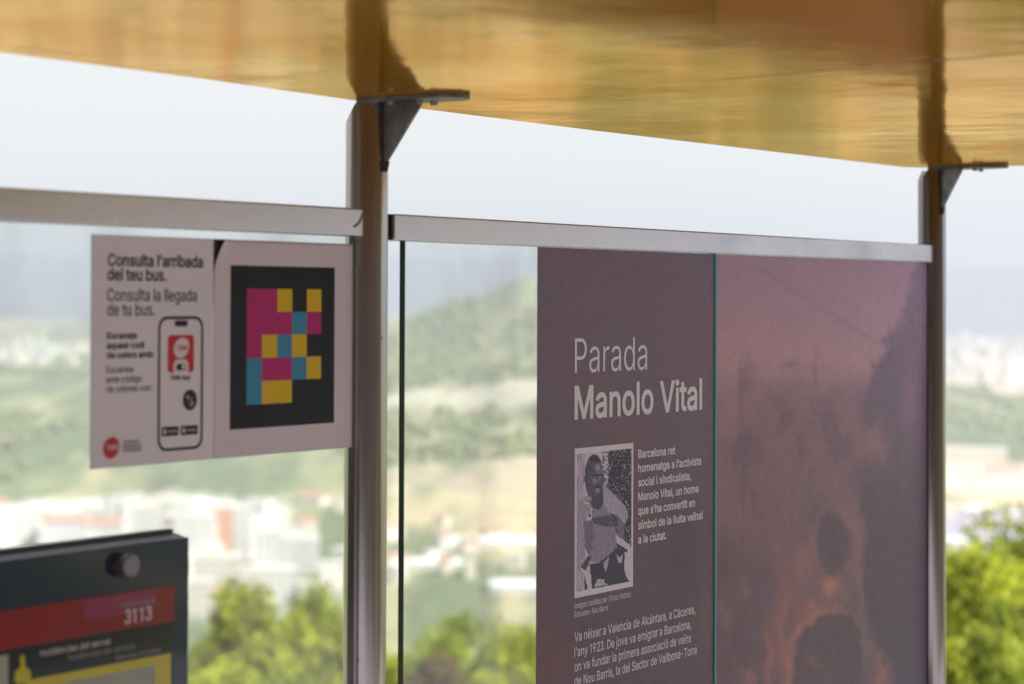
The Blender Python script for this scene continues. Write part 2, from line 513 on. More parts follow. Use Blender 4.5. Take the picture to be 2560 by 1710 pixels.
# ------------------------------------------------------------------ lettering (outlines of a plain grotesque, 1000 units to the em)
GLYPH = json.loads(r'''{",":[188,[[[38,-119],[68,71],[137,71],[84,-119]]]],"-":[453,[[[337,244],[337,188],[114,188],[114,244]]]],".":[188,[[[95,-4],[78,-1],[63,9],[53,24],[50,41],[53,59],[63,73],[78,83],[95,87],[113,83],[128,73],[138,59],[141,41],[138,24],[128,9],[113,-1]]]],"1":[453,[[[76,0],[76,55],[391,55],[391,0]],[[276,509],[276,0],[212,0],[212,448],[209,448],[86,358],[86,427],[198,509]]]],"2":[453,[[[64,0],[64,47],[234,229],[282,282],[299,305],[311,327],[318,348],[320,371],[317,397],[308,419],[293,436],[273,449],[250,457],[224,460],[196,457],[172,447],[153,433],[139,413],[130,390],[127,362],[66,362],[71,405],[86,442],[111,473],[143,496],[182,511],[225,516],[268,511],[306,497],[337,474],[361,445],[376,411],[381,372],[378,345],[371,318],[357,290],[336,259],[267,180],[153,60],[153,57],[389,57],[389,0]]]],"3":[453,[[[218,-7],[173,-3],[133,10],[98,30],[70,57],[52,91],[44,132],[109,132],[115,107],[126,87],[144,71],[165,59],[191,52],[219,50],[248,53],[275,61],[297,74],[315,93],[325,116],[329,145],[326,172],[316,196],[299,217],[275,234],[242,244],[201,248],[157,248],[157,299],[288,448],[288,452],[70,452],[70,509],[372,509],[372,461],[211,278],[211,289],[264,288],[308,276],[344,253],[371,222],[387,186],[393,145],[387,103],[370,66],[344,36],[309,12],[266,-2]]]],"9":[453,[[[226,516],[271,510],[310,494],[343,468],[368,434],[384,393],[389,347],[385,309],[373,270],[350,224],[315,168],[200,0],[130,0],[301,248],[307,248],[299,234],[287,221],[273,210],[257,202],[238,196],[218,195],[175,199],[137,214],[106,237],[83,269],[68,307],[64,352],[69,397],[85,436],[110,469],[143,494],[182,510]],[[226,460],[199,457],[174,446],[154,429],[138,407],[129,381],[125,352],[129,322],[138,295],[154,274],[174,257],[199,247],[226,243],[254,247],[279,257],[299,273],[314,295],[324,321],[327,350],[324,381],[314,407],[299,429],[279,446],[254,457]]]],":":[188,[[[95,-4],[78,-1],[63,9],[53,24],[50,41],[53,59],[63,73],[78,83],[95,87],[113,83],[128,73],[138,59],[141,41],[138,24],[128,9],[113,-1]],[[95,271],[78,274],[63,284],[53,299],[50,316],[53,334],[63,349],[78,359],[95,362],[113,359],[128,349],[138,334],[141,316],[138,299],[128,284],[113,274]]]],"A":[480,[[[16,0],[201,509],[276,509],[463,0],[395,0],[287,302],[264,372],[232,478],[245,478],[213,371],[191,302],[85,0]],[[110,142],[110,199],[370,199],[370,142]]]],"B":[456,[[[60,0],[60,509],[241,509],[289,504],[329,491],[359,469],[381,442],[394,410],[398,374],[395,344],[387,320],[373,301],[356,286],[336,275],[315,267],[315,262],[339,257],[363,245],[385,227],[402,203],[414,173],[418,136],[413,100],[400,67],[377,39],[344,18],[301,4],[247,0]],[[125,57],[245,57],[296,63],[330,80],[349,105],[355,137],[352,161],[342,184],[327,203],[306,218],[279,228],[248,231],[125,231]],[[125,285],[238,285],[265,288],[288,296],[308,309],[323,326],[333,348],[336,372],[330,403],[313,429],[283,446],[240,452],[125,452]]]],"C":[510,[[[267,-7],[205,1],[150,25],[104,63],[70,115],[48,179],[40,254],[48,329],[70,393],[104,445],[150,484],[205,508],[267,516],[305,513],[340,504],[373,490],[402,471],[427,447],[448,418],[463,385],[473,348],[408,348],[401,373],[389,395],[375,413],[357,428],[337,440],[315,449],[292,454],[267,456],[223,450],[184,432],[150,403],[125,364],[109,314],[103,254],[109,194],[125,145],[151,105],[184,76],[223,59],[267,53],[292,55],[315,60],[337,69],[357,81],[375,96],[389,114],[401,136],[408,160],[473,160],[463,124],[448,91],[428,62],[402,38],[373,19],[341,5],[305,-4]]]],"D":[502,[[[219,0],[96,0],[96,57],[215,57],[272,63],[318,81],[354,110],[379,149],[394,198],[399,255],[394,312],[379,361],[354,399],[320,428],[275,446],[221,452],[93,452],[93,509],[225,509],[294,501],[353,478],[399,441],[433,391],[455,329],[462,255],[455,181],[433,119],[398,68],[351,31],[291,8]],[[125,509],[125,0],[60,0],[60,509]]]],"E":[419,[[[60,0],[60,509],[372,509],[372,452],[125,452],[125,286],[355,286],[355,229],[125,229],[125,57],[375,57],[375,0]]]],"H":[517,[[[60,0],[60,509],[125,509],[125,289],[392,289],[392,509],[457,509],[457,0],[392,0],[392,232],[125,232],[125,0]]]],"I":[300,[[[31,0],[31,57],[118,57],[118,452],[31,452],[31,509],[269,509],[269,452],[183,452],[183,57],[269,57],[269,0]]]],"M":[628,[[[60,0],[60,509],[152,509],[277,187],[287,159],[299,123],[311,84],[322,49],[307,49],[318,83],[330,121],[342,158],[352,187],[476,509],[568,509],[568,0],[504,0],[504,291],[504,327],[505,369],[506,413],[507,457],[513,457],[498,409],[482,363],[467,322],[456,291],[342,0],[286,0],[170,291],[159,321],[145,361],[129,408],[112,457],[119,457],[120,416],[121,372],[122,328],[122,291],[122,0]]]],"N":[523,[[[60,0],[60,509],[136,509],[343,183],[363,151],[388,107],[414,55],[405,54],[401,108],[399,157],[399,195],[399,509],[463,509],[463,0],[387,0],[202,290],[177,331],[148,381],[108,452],[119,454],[122,384],[124,328],[125,291],[125,0]]]],"O":[533,[[[267,-7],[205,1],[150,25],[105,63],[70,115],[48,179],[40,254],[48,329],[70,393],[105,445],[150,484],[205,508],[267,516],[329,508],[384,484],[429,445],[464,393],[486,329],[493,254],[486,179],[464,115],[429,63],[384,25],[329,1]],[[267,53],[310,59],[349,76],[383,105],[408,144],[425,194],[430,254],[425,314],[408,365],[383,404],[349,433],[310,450],[267,456],[223,450],[184,433],[151,404],[125,364],[109,314],[103,254],[109,194],[125,144],[151,105],[184,76],[223,59]]]],"P":[445,[[[60,0],[60,509],[235,509],[289,503],[332,487],[366,462],[390,430],[404,391],[409,348],[404,304],[390,265],[366,233],[332,207],[289,191],[235,186],[109,186],[109,242],[233,242],[269,246],[297,256],[318,272],[333,294],[342,319],[344,348],[342,376],[333,402],[318,423],[297,439],[268,449],[232,452],[125,452],[125,0]]]],"R":[449,[[[60,0],[60,509],[236,509],[290,504],[333,489],[367,465],[390,433],[405,395],[409,352],[405,309],[390,271],[367,240],[333,217],[289,203],[236,198],[96,198],[96,255],[234,255],[269,258],[298,267],[319,281],[334,300],[342,324],[345,352],[342,380],[334,405],[319,425],[298,440],[269,449],[233,452],[125,452],[125,0]],[[353,0],[230,229],[303,229],[428,0]]]],"S":[447,[[[224,-9],[172,-4],[128,9],[91,31],[64,60],[46,96],[38,137],[104,137],[110,110],[123,88],[142,71],[166,59],[194,52],[224,49],[257,52],[286,60],[311,74],[329,92],[341,114],[346,139],[342,161],[332,179],[316,193],[296,205],[245,222],[184,239],[128,260],[86,289],[60,326],[52,372],[58,413],[75,448],[102,476],[138,498],[180,511],[227,516],[275,511],[316,498],[351,476],[377,449],[394,415],[401,378],[337,378],[326,412],[302,437],[267,453],[225,459],[194,456],[167,448],[145,435],[129,418],[118,398],[115,376],[119,352],[131,334],[148,319],[169,308],[212,293],[264,279],[312,264],[336,252],[359,238],[379,220],[395,198],[405,171],[408,139],[403,99],[386,64],[360,34],[323,11],[278,-4]]]],"T":[449,[[[32,452],[32,509],[417,509],[417,452],[257,452],[257,0],[193,0],[193,452]]]],"V":[480,[[[204,0],[16,509],[84,509],[192,206],[215,137],[248,31],[235,31],[267,138],[290,206],[395,509],[463,509],[278,0]]]],"a":[389,[[[160,-9],[126,-5],[94,5],[68,22],[48,45],[35,73],[30,108],[34,138],[43,161],[58,179],[78,193],[100,203],[125,211],[178,220],[234,227],[252,230],[265,235],[273,243],[276,255],[276,257],[273,279],[267,297],[256,311],[240,322],[220,329],[196,331],[171,329],[149,322],[132,313],[118,301],[107,288],[100,274],[41,291],[57,322],[79,346],[104,364],[133,375],[163,382],[194,384],[239,379],[263,372],[286,360],[306,343],[322,320],[333,290],[337,251],[337,0],[277,0],[277,52],[272,52],[252,25],[236,12],[215,1],[190,-6]],[[170,45],[202,49],[228,59],[248,74],[263,93],[272,115],[276,138],[276,190],[259,182],[231,176],[200,171],[175,168],[134,159],[117,150],[103,139],[95,124],[92,105],[94,87],[102,72],[114,61],[130,52],[149,47]]]],"b":[424,[[[229,-8],[198,-5],[172,4],[153,17],[138,31],[118,59],[112,59],[112,0],[53,0],[53,509],[114,509],[114,319],[118,319],[137,346],[152,360],[171,373],[197,381],[229,384],[274,378],[313,361],[345,332],[370,293],[385,245],[390,189],[385,133],[370,84],[346,45],[313,16],[274,-2]],[[220,47],[253,51],[279,66],[301,88],[316,117],[325,151],[328,189],[325,227],[316,261],[301,290],[280,311],[253,325],[220,330],[188,325],[161,312],[140,291],[125,263],[116,229],[113,189],[116,150],[125,115],[140,86],[162,65],[188,51]]]],"c":[396,[[[207,-8],[159,-2],[117,16],[82,46],[56,85],[40,133],[34,187],[40,243],[56,291],[82,330],[117,360],[159,378],[207,384],[234,383],[260,377],[284,368],[305,356],[324,341],[340,322],[353,301],[362,277],[303,262],[290,289],[270,311],[242,325],[207,330],[173,325],[145,310],[124,287],[108,258],[99,224],[96,187],[99,151],[108,117],[124,89],[145,66],[173,51],[207,46],[243,52],[271,66],[292,89],[304,117],[363,102],[354,78],[341,56],[325,37],[306,21],[285,9],[261,-1],[235,-6]]]],"d":[424,[[[195,-8],[151,-2],[111,16],[79,45],[55,84],[39,133],[34,189],[39,245],[55,293],[79,332],[112,361],[151,378],[196,384],[228,381],[253,373],[272,360],[287,346],[306,319],[311,319],[311,509],[372,509],[372,0],[313,0],[313,59],[307,59],[287,31],[272,17],[252,4],[227,-5]],[[205,47],[236,51],[263,65],[284,86],[299,115],[309,150],[312,189],[309,229],[300,263],[284,291],[263,312],[237,325],[205,330],[172,325],[145,311],[124,290],[108,261],[99,227],[96,189],[99,151],[109,117],[124,88],[145,66],[172,51]]]],"e":[404,[[[212,-8],[161,-2],[117,16],[82,46],[56,85],[40,132],[34,187],[39,242],[55,290],[81,329],[115,359],[157,378],[205,384],[236,382],[266,374],[294,361],[319,341],[341,315],[357,282],[368,242],[371,194],[371,169],[75,169],[75,221],[338,221],[310,202],[307,237],[298,269],[283,294],[263,314],[237,326],[205,330],[173,326],[146,313],[125,294],[109,270],[99,241],[96,211],[96,178],[100,139],[110,106],[128,80],[151,61],[179,50],[212,46],[234,48],[254,53],[271,61],[285,73],[297,88],[306,105],[365,91],[353,63],[335,39],[311,19],[283,4],[249,-5]]]],"f":[254,[[[228,379],[228,327],[6,327],[6,379]],[[81,0],[81,432],[84,461],[96,486],[113,505],[135,519],[161,527],[187,530],[222,527],[243,521],[227,468],[215,472],[195,474],[171,470],[154,460],[145,443],[142,419],[142,0]]]],"g":[425,[[[207,-151],[168,-148],[134,-140],[105,-127],[82,-110],[64,-91],[51,-69],[101,-41],[122,-66],[136,-78],[154,-88],[178,-95],[207,-97],[249,-92],[282,-75],[304,-47],[311,-6],[311,68],[306,68],[287,41],[272,28],[252,16],[227,8],[195,5],[152,10],[113,27],[80,53],[55,90],[39,136],[34,191],[39,246],[55,293],[80,332],[112,361],[152,378],[196,384],[228,382],[253,373],[273,360],[288,346],[308,319],[313,319],[313,379],[372,379],[372,-9],[367,-54],[350,-90],[324,-117],[291,-136],[251,-147]],[[205,59],[237,63],[264,75],[285,95],[300,121],[309,154],[312,193],[309,231],[300,264],[285,291],[264,312],[237,325],[205,330],[172,325],[145,312],[124,290],[109,262],[99,229],[96,193],[99,155],[109,123],[124,96],[145,76],[172,63]]]],"h":[410,[[[114,227],[114,0],[53,0],[53,509],[114,509],[114,287],[102,287],[124,332],[152,362],[187,379],[227,384],[264,380],[295,369],[321,349],[341,321],[353,285],[357,240],[357,0],[296,0],[296,235],[290,275],[273,304],[246,323],[210,329],[184,326],[161,317],[141,303],[126,283],[117,257]]]],"i":[167,[[[53,0],[53,379],[114,379],[114,0]],[[84,443],[67,446],[54,455],[44,468],[41,483],[44,499],[54,512],[67,521],[84,524],[100,521],[114,512],[123,499],[126,483],[123,468],[114,455],[100,446]]]],"j":[167,[[[53,379],[114,379],[114,-30],[111,-63],[102,-90],[86,-113],[65,-129],[37,-139],[4,-143],[-10,-143],[-10,-87],[2,-87],[25,-83],[40,-72],[50,-54],[53,-29]],[[83,443],[67,446],[53,455],[44,468],[41,483],[44,499],[53,512],[67,521],[83,524],[100,521],[114,512],[123,499],[126,483],[123,468],[114,455],[100,446]]]],"l":[189,[[[139,-2],[101,3],[74,20],[58,47],[53,84],[53,509],[114,509],[114,99],[115,77],[120,62],[130,54],[146,52],[160,53],[170,54],[181,3],[162,-1]]]],"m":[610,[[[53,0],[53,379],[112,379],[112,295],[108,295],[118,323],[132,346],[151,363],[172,376],[195,384],[219,386],[257,380],[287,361],[309,331],[321,295],[312,295],[322,321],[337,343],[357,361],[381,375],[407,383],[437,386],[468,383],[497,372],[522,354],[541,328],[553,296],[557,255],[557,0],[496,0],[496,254],[490,289],[473,313],[447,326],[419,330],[395,328],[374,320],[358,307],[345,290],[338,270],[335,247],[335,0],[274,0],[274,260],[269,288],[253,311],[229,326],[199,330],[178,328],[158,320],[140,307],[126,289],[117,266],[114,238],[114,0]]]],"n":[410,[[[114,227],[114,0],[53,0],[53,379],[112,379],[112,287],[102,287],[124,332],[152,362],[187,379],[227,384],[264,380],[295,369],[321,349],[341,321],[353,285],[357,240],[357,0],[296,0],[296,235],[290,275],[273,304],[246,323],[210,329],[184,326],[161,317],[141,303],[126,283],[117,257]]]],"o":[415,[[[207,-8],[159,-2],[117,16],[82,46],[56,85],[40,133],[34,187],[40,243],[56,291],[82,330],[117,360],[159,378],[207,384],[256,378],[299,360],[333,330],[359,291],[376,243],[381,187],[376,133],[359,85],[333,46],[299,16],[256,-2]],[[207,46],[242,51],[270,66],[292,89],[307,117],[316,151],[319,187],[316,224],[307,258],[292,287],[270,310],[242,325],[207,330],[173,325],[145,310],[124,287],[108,258],[99,224],[96,187],[99,151],[108,117],[124,89],[145,66],[173,51]]]],"p":[424,[[[53,-143],[53,379],[112,379],[112,319],[118,319],[137,346],[152,360],[171,373],[197,381],[229,384],[274,378],[313,361],[345,332],[370,293],[385,245],[390,189],[385,133],[370,84],[346,45],[313,16],[274,-2],[229,-8],[198,-5],[173,4],[153,17],[138,31],[118,59],[114,59],[114,-143]],[[220,47],[253,51],[279,66],[301,88],[316,117],[325,151],[328,189],[325,227],[316,261],[301,290],[280,311],[253,325],[220,330],[188,325],[161,312],[140,291],[125,263],[116,229],[113,189],[116,150],[125,115],[140,86],[162,65],[188,51]]]],"q":[424,[[[372,-143],[311,-143],[311,59],[306,59],[287,31],[272,17],[252,4],[227,-5],[195,-8],[151,-2],[111,16],[79,45],[55,84],[39,133],[34,189],[39,245],[55,293],[79,332],[112,361],[151,378],[196,384],[228,381],[253,373],[272,360],[287,346],[307,319],[313,319],[313,379],[372,379]],[[205,47],[236,51],[263,65],[284,86],[299,115],[309,150],[312,189],[309,229],[300,263],[284,291],[263,312],[237,325],[205,330],[172,325],[145,311],[124,290],[108,261],[99,227],[96,189],[99,151],[109,117],[124,88],[145,66],[172,51]]]],"r":[259,[[[53,0],[53,379],[112,379],[112,321],[115,321],[130,347],[152,367],[181,380],[213,385],[229,384],[243,384],[243,322],[230,324],[207,326],[182,323],[159,315],[140,301],[126,284],[117,262],[114,237],[114,0]]]],"s":[365,[[[182,-8],[145,-5],[112,3],[84,18],[62,38],[45,63],[36,94],[94,107],[105,79],[124,60],[150,49],[181,45],[217,50],[244,62],[262,81],[268,103],[265,121],[254,136],[237,147],[212,155],[149,170],[104,186],[72,208],[53,237],[47,274],[51,305],[65,332],[87,354],[115,370],[149,381],[187,384],[223,381],[254,372],[279,358],[299,339],[314,316],[324,290],[268,277],[258,298],[243,316],[219,328],[187,333],[156,329],[131,317],[114,299],[109,277],[112,258],[124,243],[144,232],[172,223],[229,209],[275,194],[306,171],[325,142],[331,107],[326,75],[312,47],[290,24],[260,6],[223,-5]]]],"t":[227,[[[204,379],[204,327],[6,327],[6,379]],[[65,471],[126,471],[126,98],[128,76],[136,61],[150,53],[170,50],[185,51],[202,54],[213,2],[192,-3],[168,-4],[125,2],[92,21],[72,52],[65,93]]]],"u":[410,[[[182,-5],[146,-1],[115,11],[89,31],[69,59],[57,95],[53,139],[53,379],[114,379],[114,144],[119,105],[137,75],[164,56],[200,50],[226,53],[249,62],[268,77],[283,97],[293,122],[296,153],[296,379],[357,379],[357,0],[298,0],[298,92],[307,92],[286,47],[257,17],[222,0]]]],"v":[389,[[[163,0],[17,379],[84,379],[165,155],[187,87],[206,21],[184,21],[203,87],[224,155],[305,379],[371,379],[226,0]]]],"x":[379,[[[21,0],[171,218],[171,171],[29,379],[100,379],[147,306],[179,253],[207,206],[175,206],[202,253],[233,306],[282,379],[352,379],[209,169],[209,214],[358,0],[287,0],[231,85],[200,136],[173,182],[205,182],[178,136],[148,85],[91,0]]]],"y":[389,[[[47,-139],[61,-86],[71,-87],[88,-90],[104,-89],[118,-84],[130,-74],[141,-58],[151,-36],[163,-1],[17,379],[84,379],[165,155],[187,87],[206,21],[184,21],[202,87],[224,155],[305,379],[371,379],[204,-58],[191,-85],[177,-107],[159,-124],[139,-136],[117,-143],[91,-145],[65,-143]]]],"\u00e1":[389,[[[160,-9],[126,-5],[94,5],[68,22],[48,45],[35,73],[30,108],[34,138],[43,161],[58,179],[78,193],[100,203],[125,211],[178,220],[234,227],[252,230],[265,235],[273,243],[276,255],[276,257],[273,279],[267,297],[256,311],[240,322],[220,329],[196,331],[171,329],[149,322],[132,313],[118,301],[107,288],[100,274],[41,291],[57,322],[79,346],[104,364],[133,375],[163,382],[194,384],[239,379],[263,372],[286,360],[306,343],[322,320],[333,290],[337,251],[337,0],[277,0],[277,52],[272,52],[252,25],[236,12],[215,1],[190,-6]],[[170,45],[202,49],[228,59],[248,74],[263,93],[272,115],[276,138],[276,190],[259,182],[231,176],[200,171],[175,168],[134,159],[117,150],[103,139],[95,124],[92,105],[94,87],[102,72],[114,61],[130,52],[149,47]],[[162,429],[210,529],[278,529],[212,429]]]],"\u00e8":[404,[[[212,-8],[161,-2],[117,16],[82,46],[56,85],[40,132],[34,187],[39,242],[55,290],[81,329],[115,359],[157,378],[205,384],[236,382],[266,374],[294,361],[319,341],[341,315],[357,282],[368,242],[371,194],[371,169],[75,169],[75,221],[338,221],[310,202],[307,237],[298,269],[283,294],[263,314],[237,326],[205,330],[173,326],[146,313],[125,294],[109,270],[99,241],[96,211],[96,178],[100,139],[110,106],[128,80],[151,61],[179,50],[212,46],[234,48],[254,53],[271,61],[285,73],[297,88],[306,105],[365,91],[353,63],[335,39],[311,19],[283,4],[249,-5]],[[180,429],[114,529],[182,529],[230,429]]]],"\u00ed":[167,[[[53,0],[53,379],[114,379],[114,0]],[[57,429],[104,529],[173,529],[107,429]]]],"\u00ef":[167,[[[53,0],[53,379],[114,379],[114,0]],[[156,443],[140,446],[127,455],[118,468],[115,483],[118,499],[127,512],[140,520],[156,523],[171,520],[184,512],[193,499],[196,483],[193,468],[184,455],[171,446]],[[12,443],[-4,446],[-17,455],[-26,468],[-29,483],[-26,499],[-17,512],[-4,520],[12,523],[27,520],[40,512],[49,499],[52,483],[49,468],[40,455],[27,446]]]],"\u00f2":[415,[[[207,-8],[159,-2],[117,16],[82,46],[56,85],[40,133],[34,187],[40,243],[56,291],[82,330],[117,360],[159,378],[207,384],[256,378],[299,360],[333,330],[359,291],[376,243],[381,187],[376,133],[359,85],[333,46],[299,16],[256,-2]],[[207,46],[242,51],[270,66],[292,89],[307,117],[316,151],[319,187],[316,224],[307,258],[292,287],[270,310],[242,325],[207,330],[173,325],[145,310],[124,287],[108,258],[99,224],[96,187],[99,151],[108,117],[124,89],[145,66],[173,51]],[[183,429],[117,529],[186,529],[234,429]]]],"\u00f3":[415,[[[207,-8],[159,-2],[117,16],[82,46],[56,85],[40,133],[34,187],[40,243],[56,291],[82,330],[117,360],[159,378],[207,384],[256,378],[299,360],[333,330],[359,291],[376,243],[381,187],[376,133],[359,85],[333,46],[299,16],[256,-2]],[[207,46],[242,51],[270,66],[292,89],[307,117],[316,151],[319,187],[316,224],[307,258],[292,287],[270,310],[242,325],[207,330],[173,325],[145,310],[124,287],[108,258],[99,224],[96,187],[99,151],[108,117],[124,89],[145,66],[173,51]],[[181,429],[228,529],[297,529],[231,429]]]],"\u2019":[177,[[[52,318],[82,509],[151,509],[98,318]]]]," ":[188,[]]}''')
GLYPH['l'] = [169, [[[54, 0], [54, 520], [115, 520], [115, 0]]]]
GLYPH['I'] = [186, [[[60, 0], [60, 509], [125, 509], [125, 0]]]]
GLYPH['1'] = [330, [[[150, 0], [150, 400], [60, 400], [60, 446], [110, 452], [142, 470], [162, 509], [212, 509], [212, 0]]]]
def _three():
    c = [(165+100*math.cos(math.radians(a)), 384+98*math.sin(math.radians(a))) for a in range(165, -86, -10)]
    c += [(162+118*math.cos(math.radians(a)), 146+120*math.sin(math.radians(a))) for a in range(85, -170, -10)]
    L, R_ = [], []
    for i, p in enumerate(c):
        a, b = c[max(0, i-1)], c[min(len(c)-1, i+1)]
        d = math.hypot(b[0]-a[0], b[1]-a[1])
        nx_, ny_ = -(b[1]-a[1])/d*30, (b[0]-a[0])/d*30
        L.append([p[0]+nx_, p[1]+ny_])
        R_.append([p[0]-nx_, p[1]-ny_])
    return [335, [L+R_[::-1]]]
GLYPH['3'] = _three()
CAPH = 509.0
_gc = {}

def wind(p, loops):
    w = 0
    x, y = p
    for L in loops:
        n = len(L)
        for i in range(n):
            x0, y0 = L[i]
            x1, y1 = L[(i+1) % n]
            if (y0 <= y) != (y1 <= y):
                cx = x0+(y-y0)/(y1-y0)*(x1-x0)
                if cx > x:
                    w += 1 if y1 > y0 else -1
    return w

def glyph(ch, off):
    key = (ch, off)
    if key in _gc:
        return _gc[key]
    adv, loops = GLYPH[ch]
    verts, faces = [], []
    if loops:
        L2 = []
        big = max(loops, key=lambda L: abs(sum(L[i][0]*L[(i+1) % len(L)][1]-L[(i+1) % len(L)][0]*L[i][1] for i in range(len(L)))))
        area = sum(big[i][0]*big[(i+1) % len(big)][1]-big[(i+1) % len(big)][0]*big[i][1] for i in range(len(big)))
        sg = 1 if area > 0 else -1
        for L in loops:
            n = len(L)
            o = []
            for i in range(n):
                a, b, c = Vector(L[i-1]), Vector(L[i]), Vector(L[(i+1) % n])
                e0, e1 = (b-a), (c-b)
                if e0.length < 1e-6 or e1.length < 1e-6:
                    o.append(tuple(b)); continue
                e0.normalize(); e1.normalize()
                n0, n1 = Vector((e0.y, -e0.x)), Vector((e1.y, -e1.x))
                h = n0+n1
                if h.length < 1e-4:
                    h = n0.copy()
                h.normalize()
                k = min(1.6, 1/max(0.2, h.dot(n0)))
                o.append(tuple(b+h*off*k*sg))
            L2.append(o)
        vin, ed = [], []
        for L in L2:
            b = len(vin)
            vin += [Vector(p) for p in L]
            ed += [(b+i, b+(i+1) % len(L)) for i in range(len(L))]
        v2, _, f2, *_r = geometry.delaunay_2d_cdt(vin, ed, [], 0, 1e-4)
        verts = [tuple(v) for v in v2]
        for f in f2:
            cx = sum(verts[i][0] for i in f)/len(f)
            cy = sum(verts[i][1] for i in f)/len(f)
            if wind((cx, cy+0.0131), L2)*sg > 0:
                faces.append(list(f))
    _gc[key] = (adv, verts, faces)
    return _gc[key]

def text_mesh(body, off=0, track=0.0):
    x, V, Fc = 0.0, [], []
    for ch in body:
        adv, v, f = glyph(ch, off)
        b = len(V)
        V += [(x+p[0], p[1]+off) for p in v]
        Fc += [[b+i for i in q] for q in f]
        x += adv+track
    V = np.array(V)
    V[:, 0] -= V[:, 0].min()
    return V, Fc

def lettering(body, pL, xR, cap_px, Y, material, parent, off=0, track=0.0, slant=0.0, name='lettering', eps=0.0006, tilt=0.0):
    """one printed line: left end of the baseline (px), right end (px x), height of capitals (px)"""
    V, Fc = text_mesh(body, off, track)
    P = on_y(pL[0], pL[1], Y)
    Q = on_y(xR, pL[1], Y)
    T = on_y(pL[0], pL[1]-cap_px, Y)
    cap = T[2]-P[2]
    kx = (Q[0]-P[0])/(V[:, 0].max())
    kz = cap/(CAPH+2*off)
    X = V[:, 0]*kx
    Z = V[:, 1]*kz
    X = X+slant*Z
    if tilt:
        X, Z = X*math.cos(tilt)-Z*math.sin(tilt), X*math.sin(tilt)+Z*math.cos(tilt)
    pts = np.stack([P[0]+X, np.full(len(V), Y-eps), P[2]+Z], 1)
    return raw(name, pts, [f[::-1] for f in Fc], material, parent)

def patch(name, px, Y, material, parent, eps=0.0004, thick=0.0):
    """flat print whose outline is given in photograph pixels on the plane y = Y"""
    pts = [on_y(x, y, Y) for x, y in px]
    m = MB()
    for p in pts:
        p[1] = Y-eps
    if thick:
        m.prism(pts, (0, thick, 0))
    else:
        m.face(pts)
    return m.build(name, material, parent)

def rect_sz(px0, px1, Y):     # true rectangle through two opposite corners
    a, b = on_y(*px0, Y), on_y(*px1, Y)
    return min(a[0], b[0]), max(a[0], b[0]), min(a[2], b[2]), max(a[2], b[2])

def rrect(s0, s1, z0, z1, r, n=6):
    out = []
    for cx, cz, a0 in ((s1-r, z1-r, 0), (s0+r, z1-r, 90), (s0+r, z0+r, 180), (s1-r, z0+r, 270)):
        for i in range(n+1):
            a = math.radians(a0+90*i/n)
            out.append((cx+r*math.cos(a), cz+r*math.sin(a)))
    return out

def flat(name, sz, Y, material, parent, hole=None):
    m = MB()
    a = [m.bm.verts.new((s, Y, z)) for s, z in sz]
    if hole:
        b = [m.bm.verts.new((s, Y, z)) for s, z in hole]
        n = len(a)
        for i in range(n):
            m.bm.faces.new((a[i], a[(i+1) % n], b[(i+1) % n], b[i]))
    else:
        m.bm.faces.new(a)
    return m.build(name, material, parent)

def ell(cs, cz, rs, rz, n=36, tilt=0.0):
    out = []
    for i in range(n):
        a = 2*math.pi*i/n
        x, z = rs*math.cos(a), rz*math.sin(a)
        out.append((cs+x*math.cos(tilt)-z*math.sin(tilt), cz+x*math.sin(tilt)+z*math.cos(tilt)))
    return out

def colour_grid(name, s0, s1, z0, z1, Y, nx, nz, fn, material, parent=None, thick=0.0):
    """flat picture: a fine grid with printed colours; fn gets arrays u (left to right), v (top to bottom), px, py (zoomed view pixels)"""
    u, v = np.meshgrid(np.linspace(0, 1, nx), np.linspace(0, 1, nz))
    P = np.stack([s0+(s1-s0)*u, np.full_like(u, Y), z1-(z1-z0)*v], -1).reshape(-1, 3)
    px, py = to_px(P)
    rgb = fn(u.ravel(), v.ravel(), px/K, py/K)
    faces = []
    for j in range(nz-1):
        for i in range(nx-1):
            a = j*nx+i
            faces.append((a, a+nx, a+nx+1, a+1))
    verts = P.tolist()
    if thick:                                     # rim, so that the sheet is not paper-thin
        b = len(verts)
        c = [0, (nz-1)*nx, nz*nx-1, nx-1]
        verts += [[verts[i][0], Y+thick, verts[i][2]] for i in c]
        for q in range(4):
            faces.append((c[q], c[(q+1) % 4], b+(q+1) % 4, b+q))
        rgb = np.vstack([rgb, rgb[c]])
    o = raw(name, verts, faces, material, parent, loc=(0, 0, 0) if parent is not None else ((s0+s1)/2, Y, z0))
    at = o.data.color_attributes.new('print', 'FLOAT_COLOR', 'POINT')
    at.data.foreach_set('color', np.hstack([rgb, np.ones((len(rgb), 1))]).astype(np.float32).ravel())
    return o

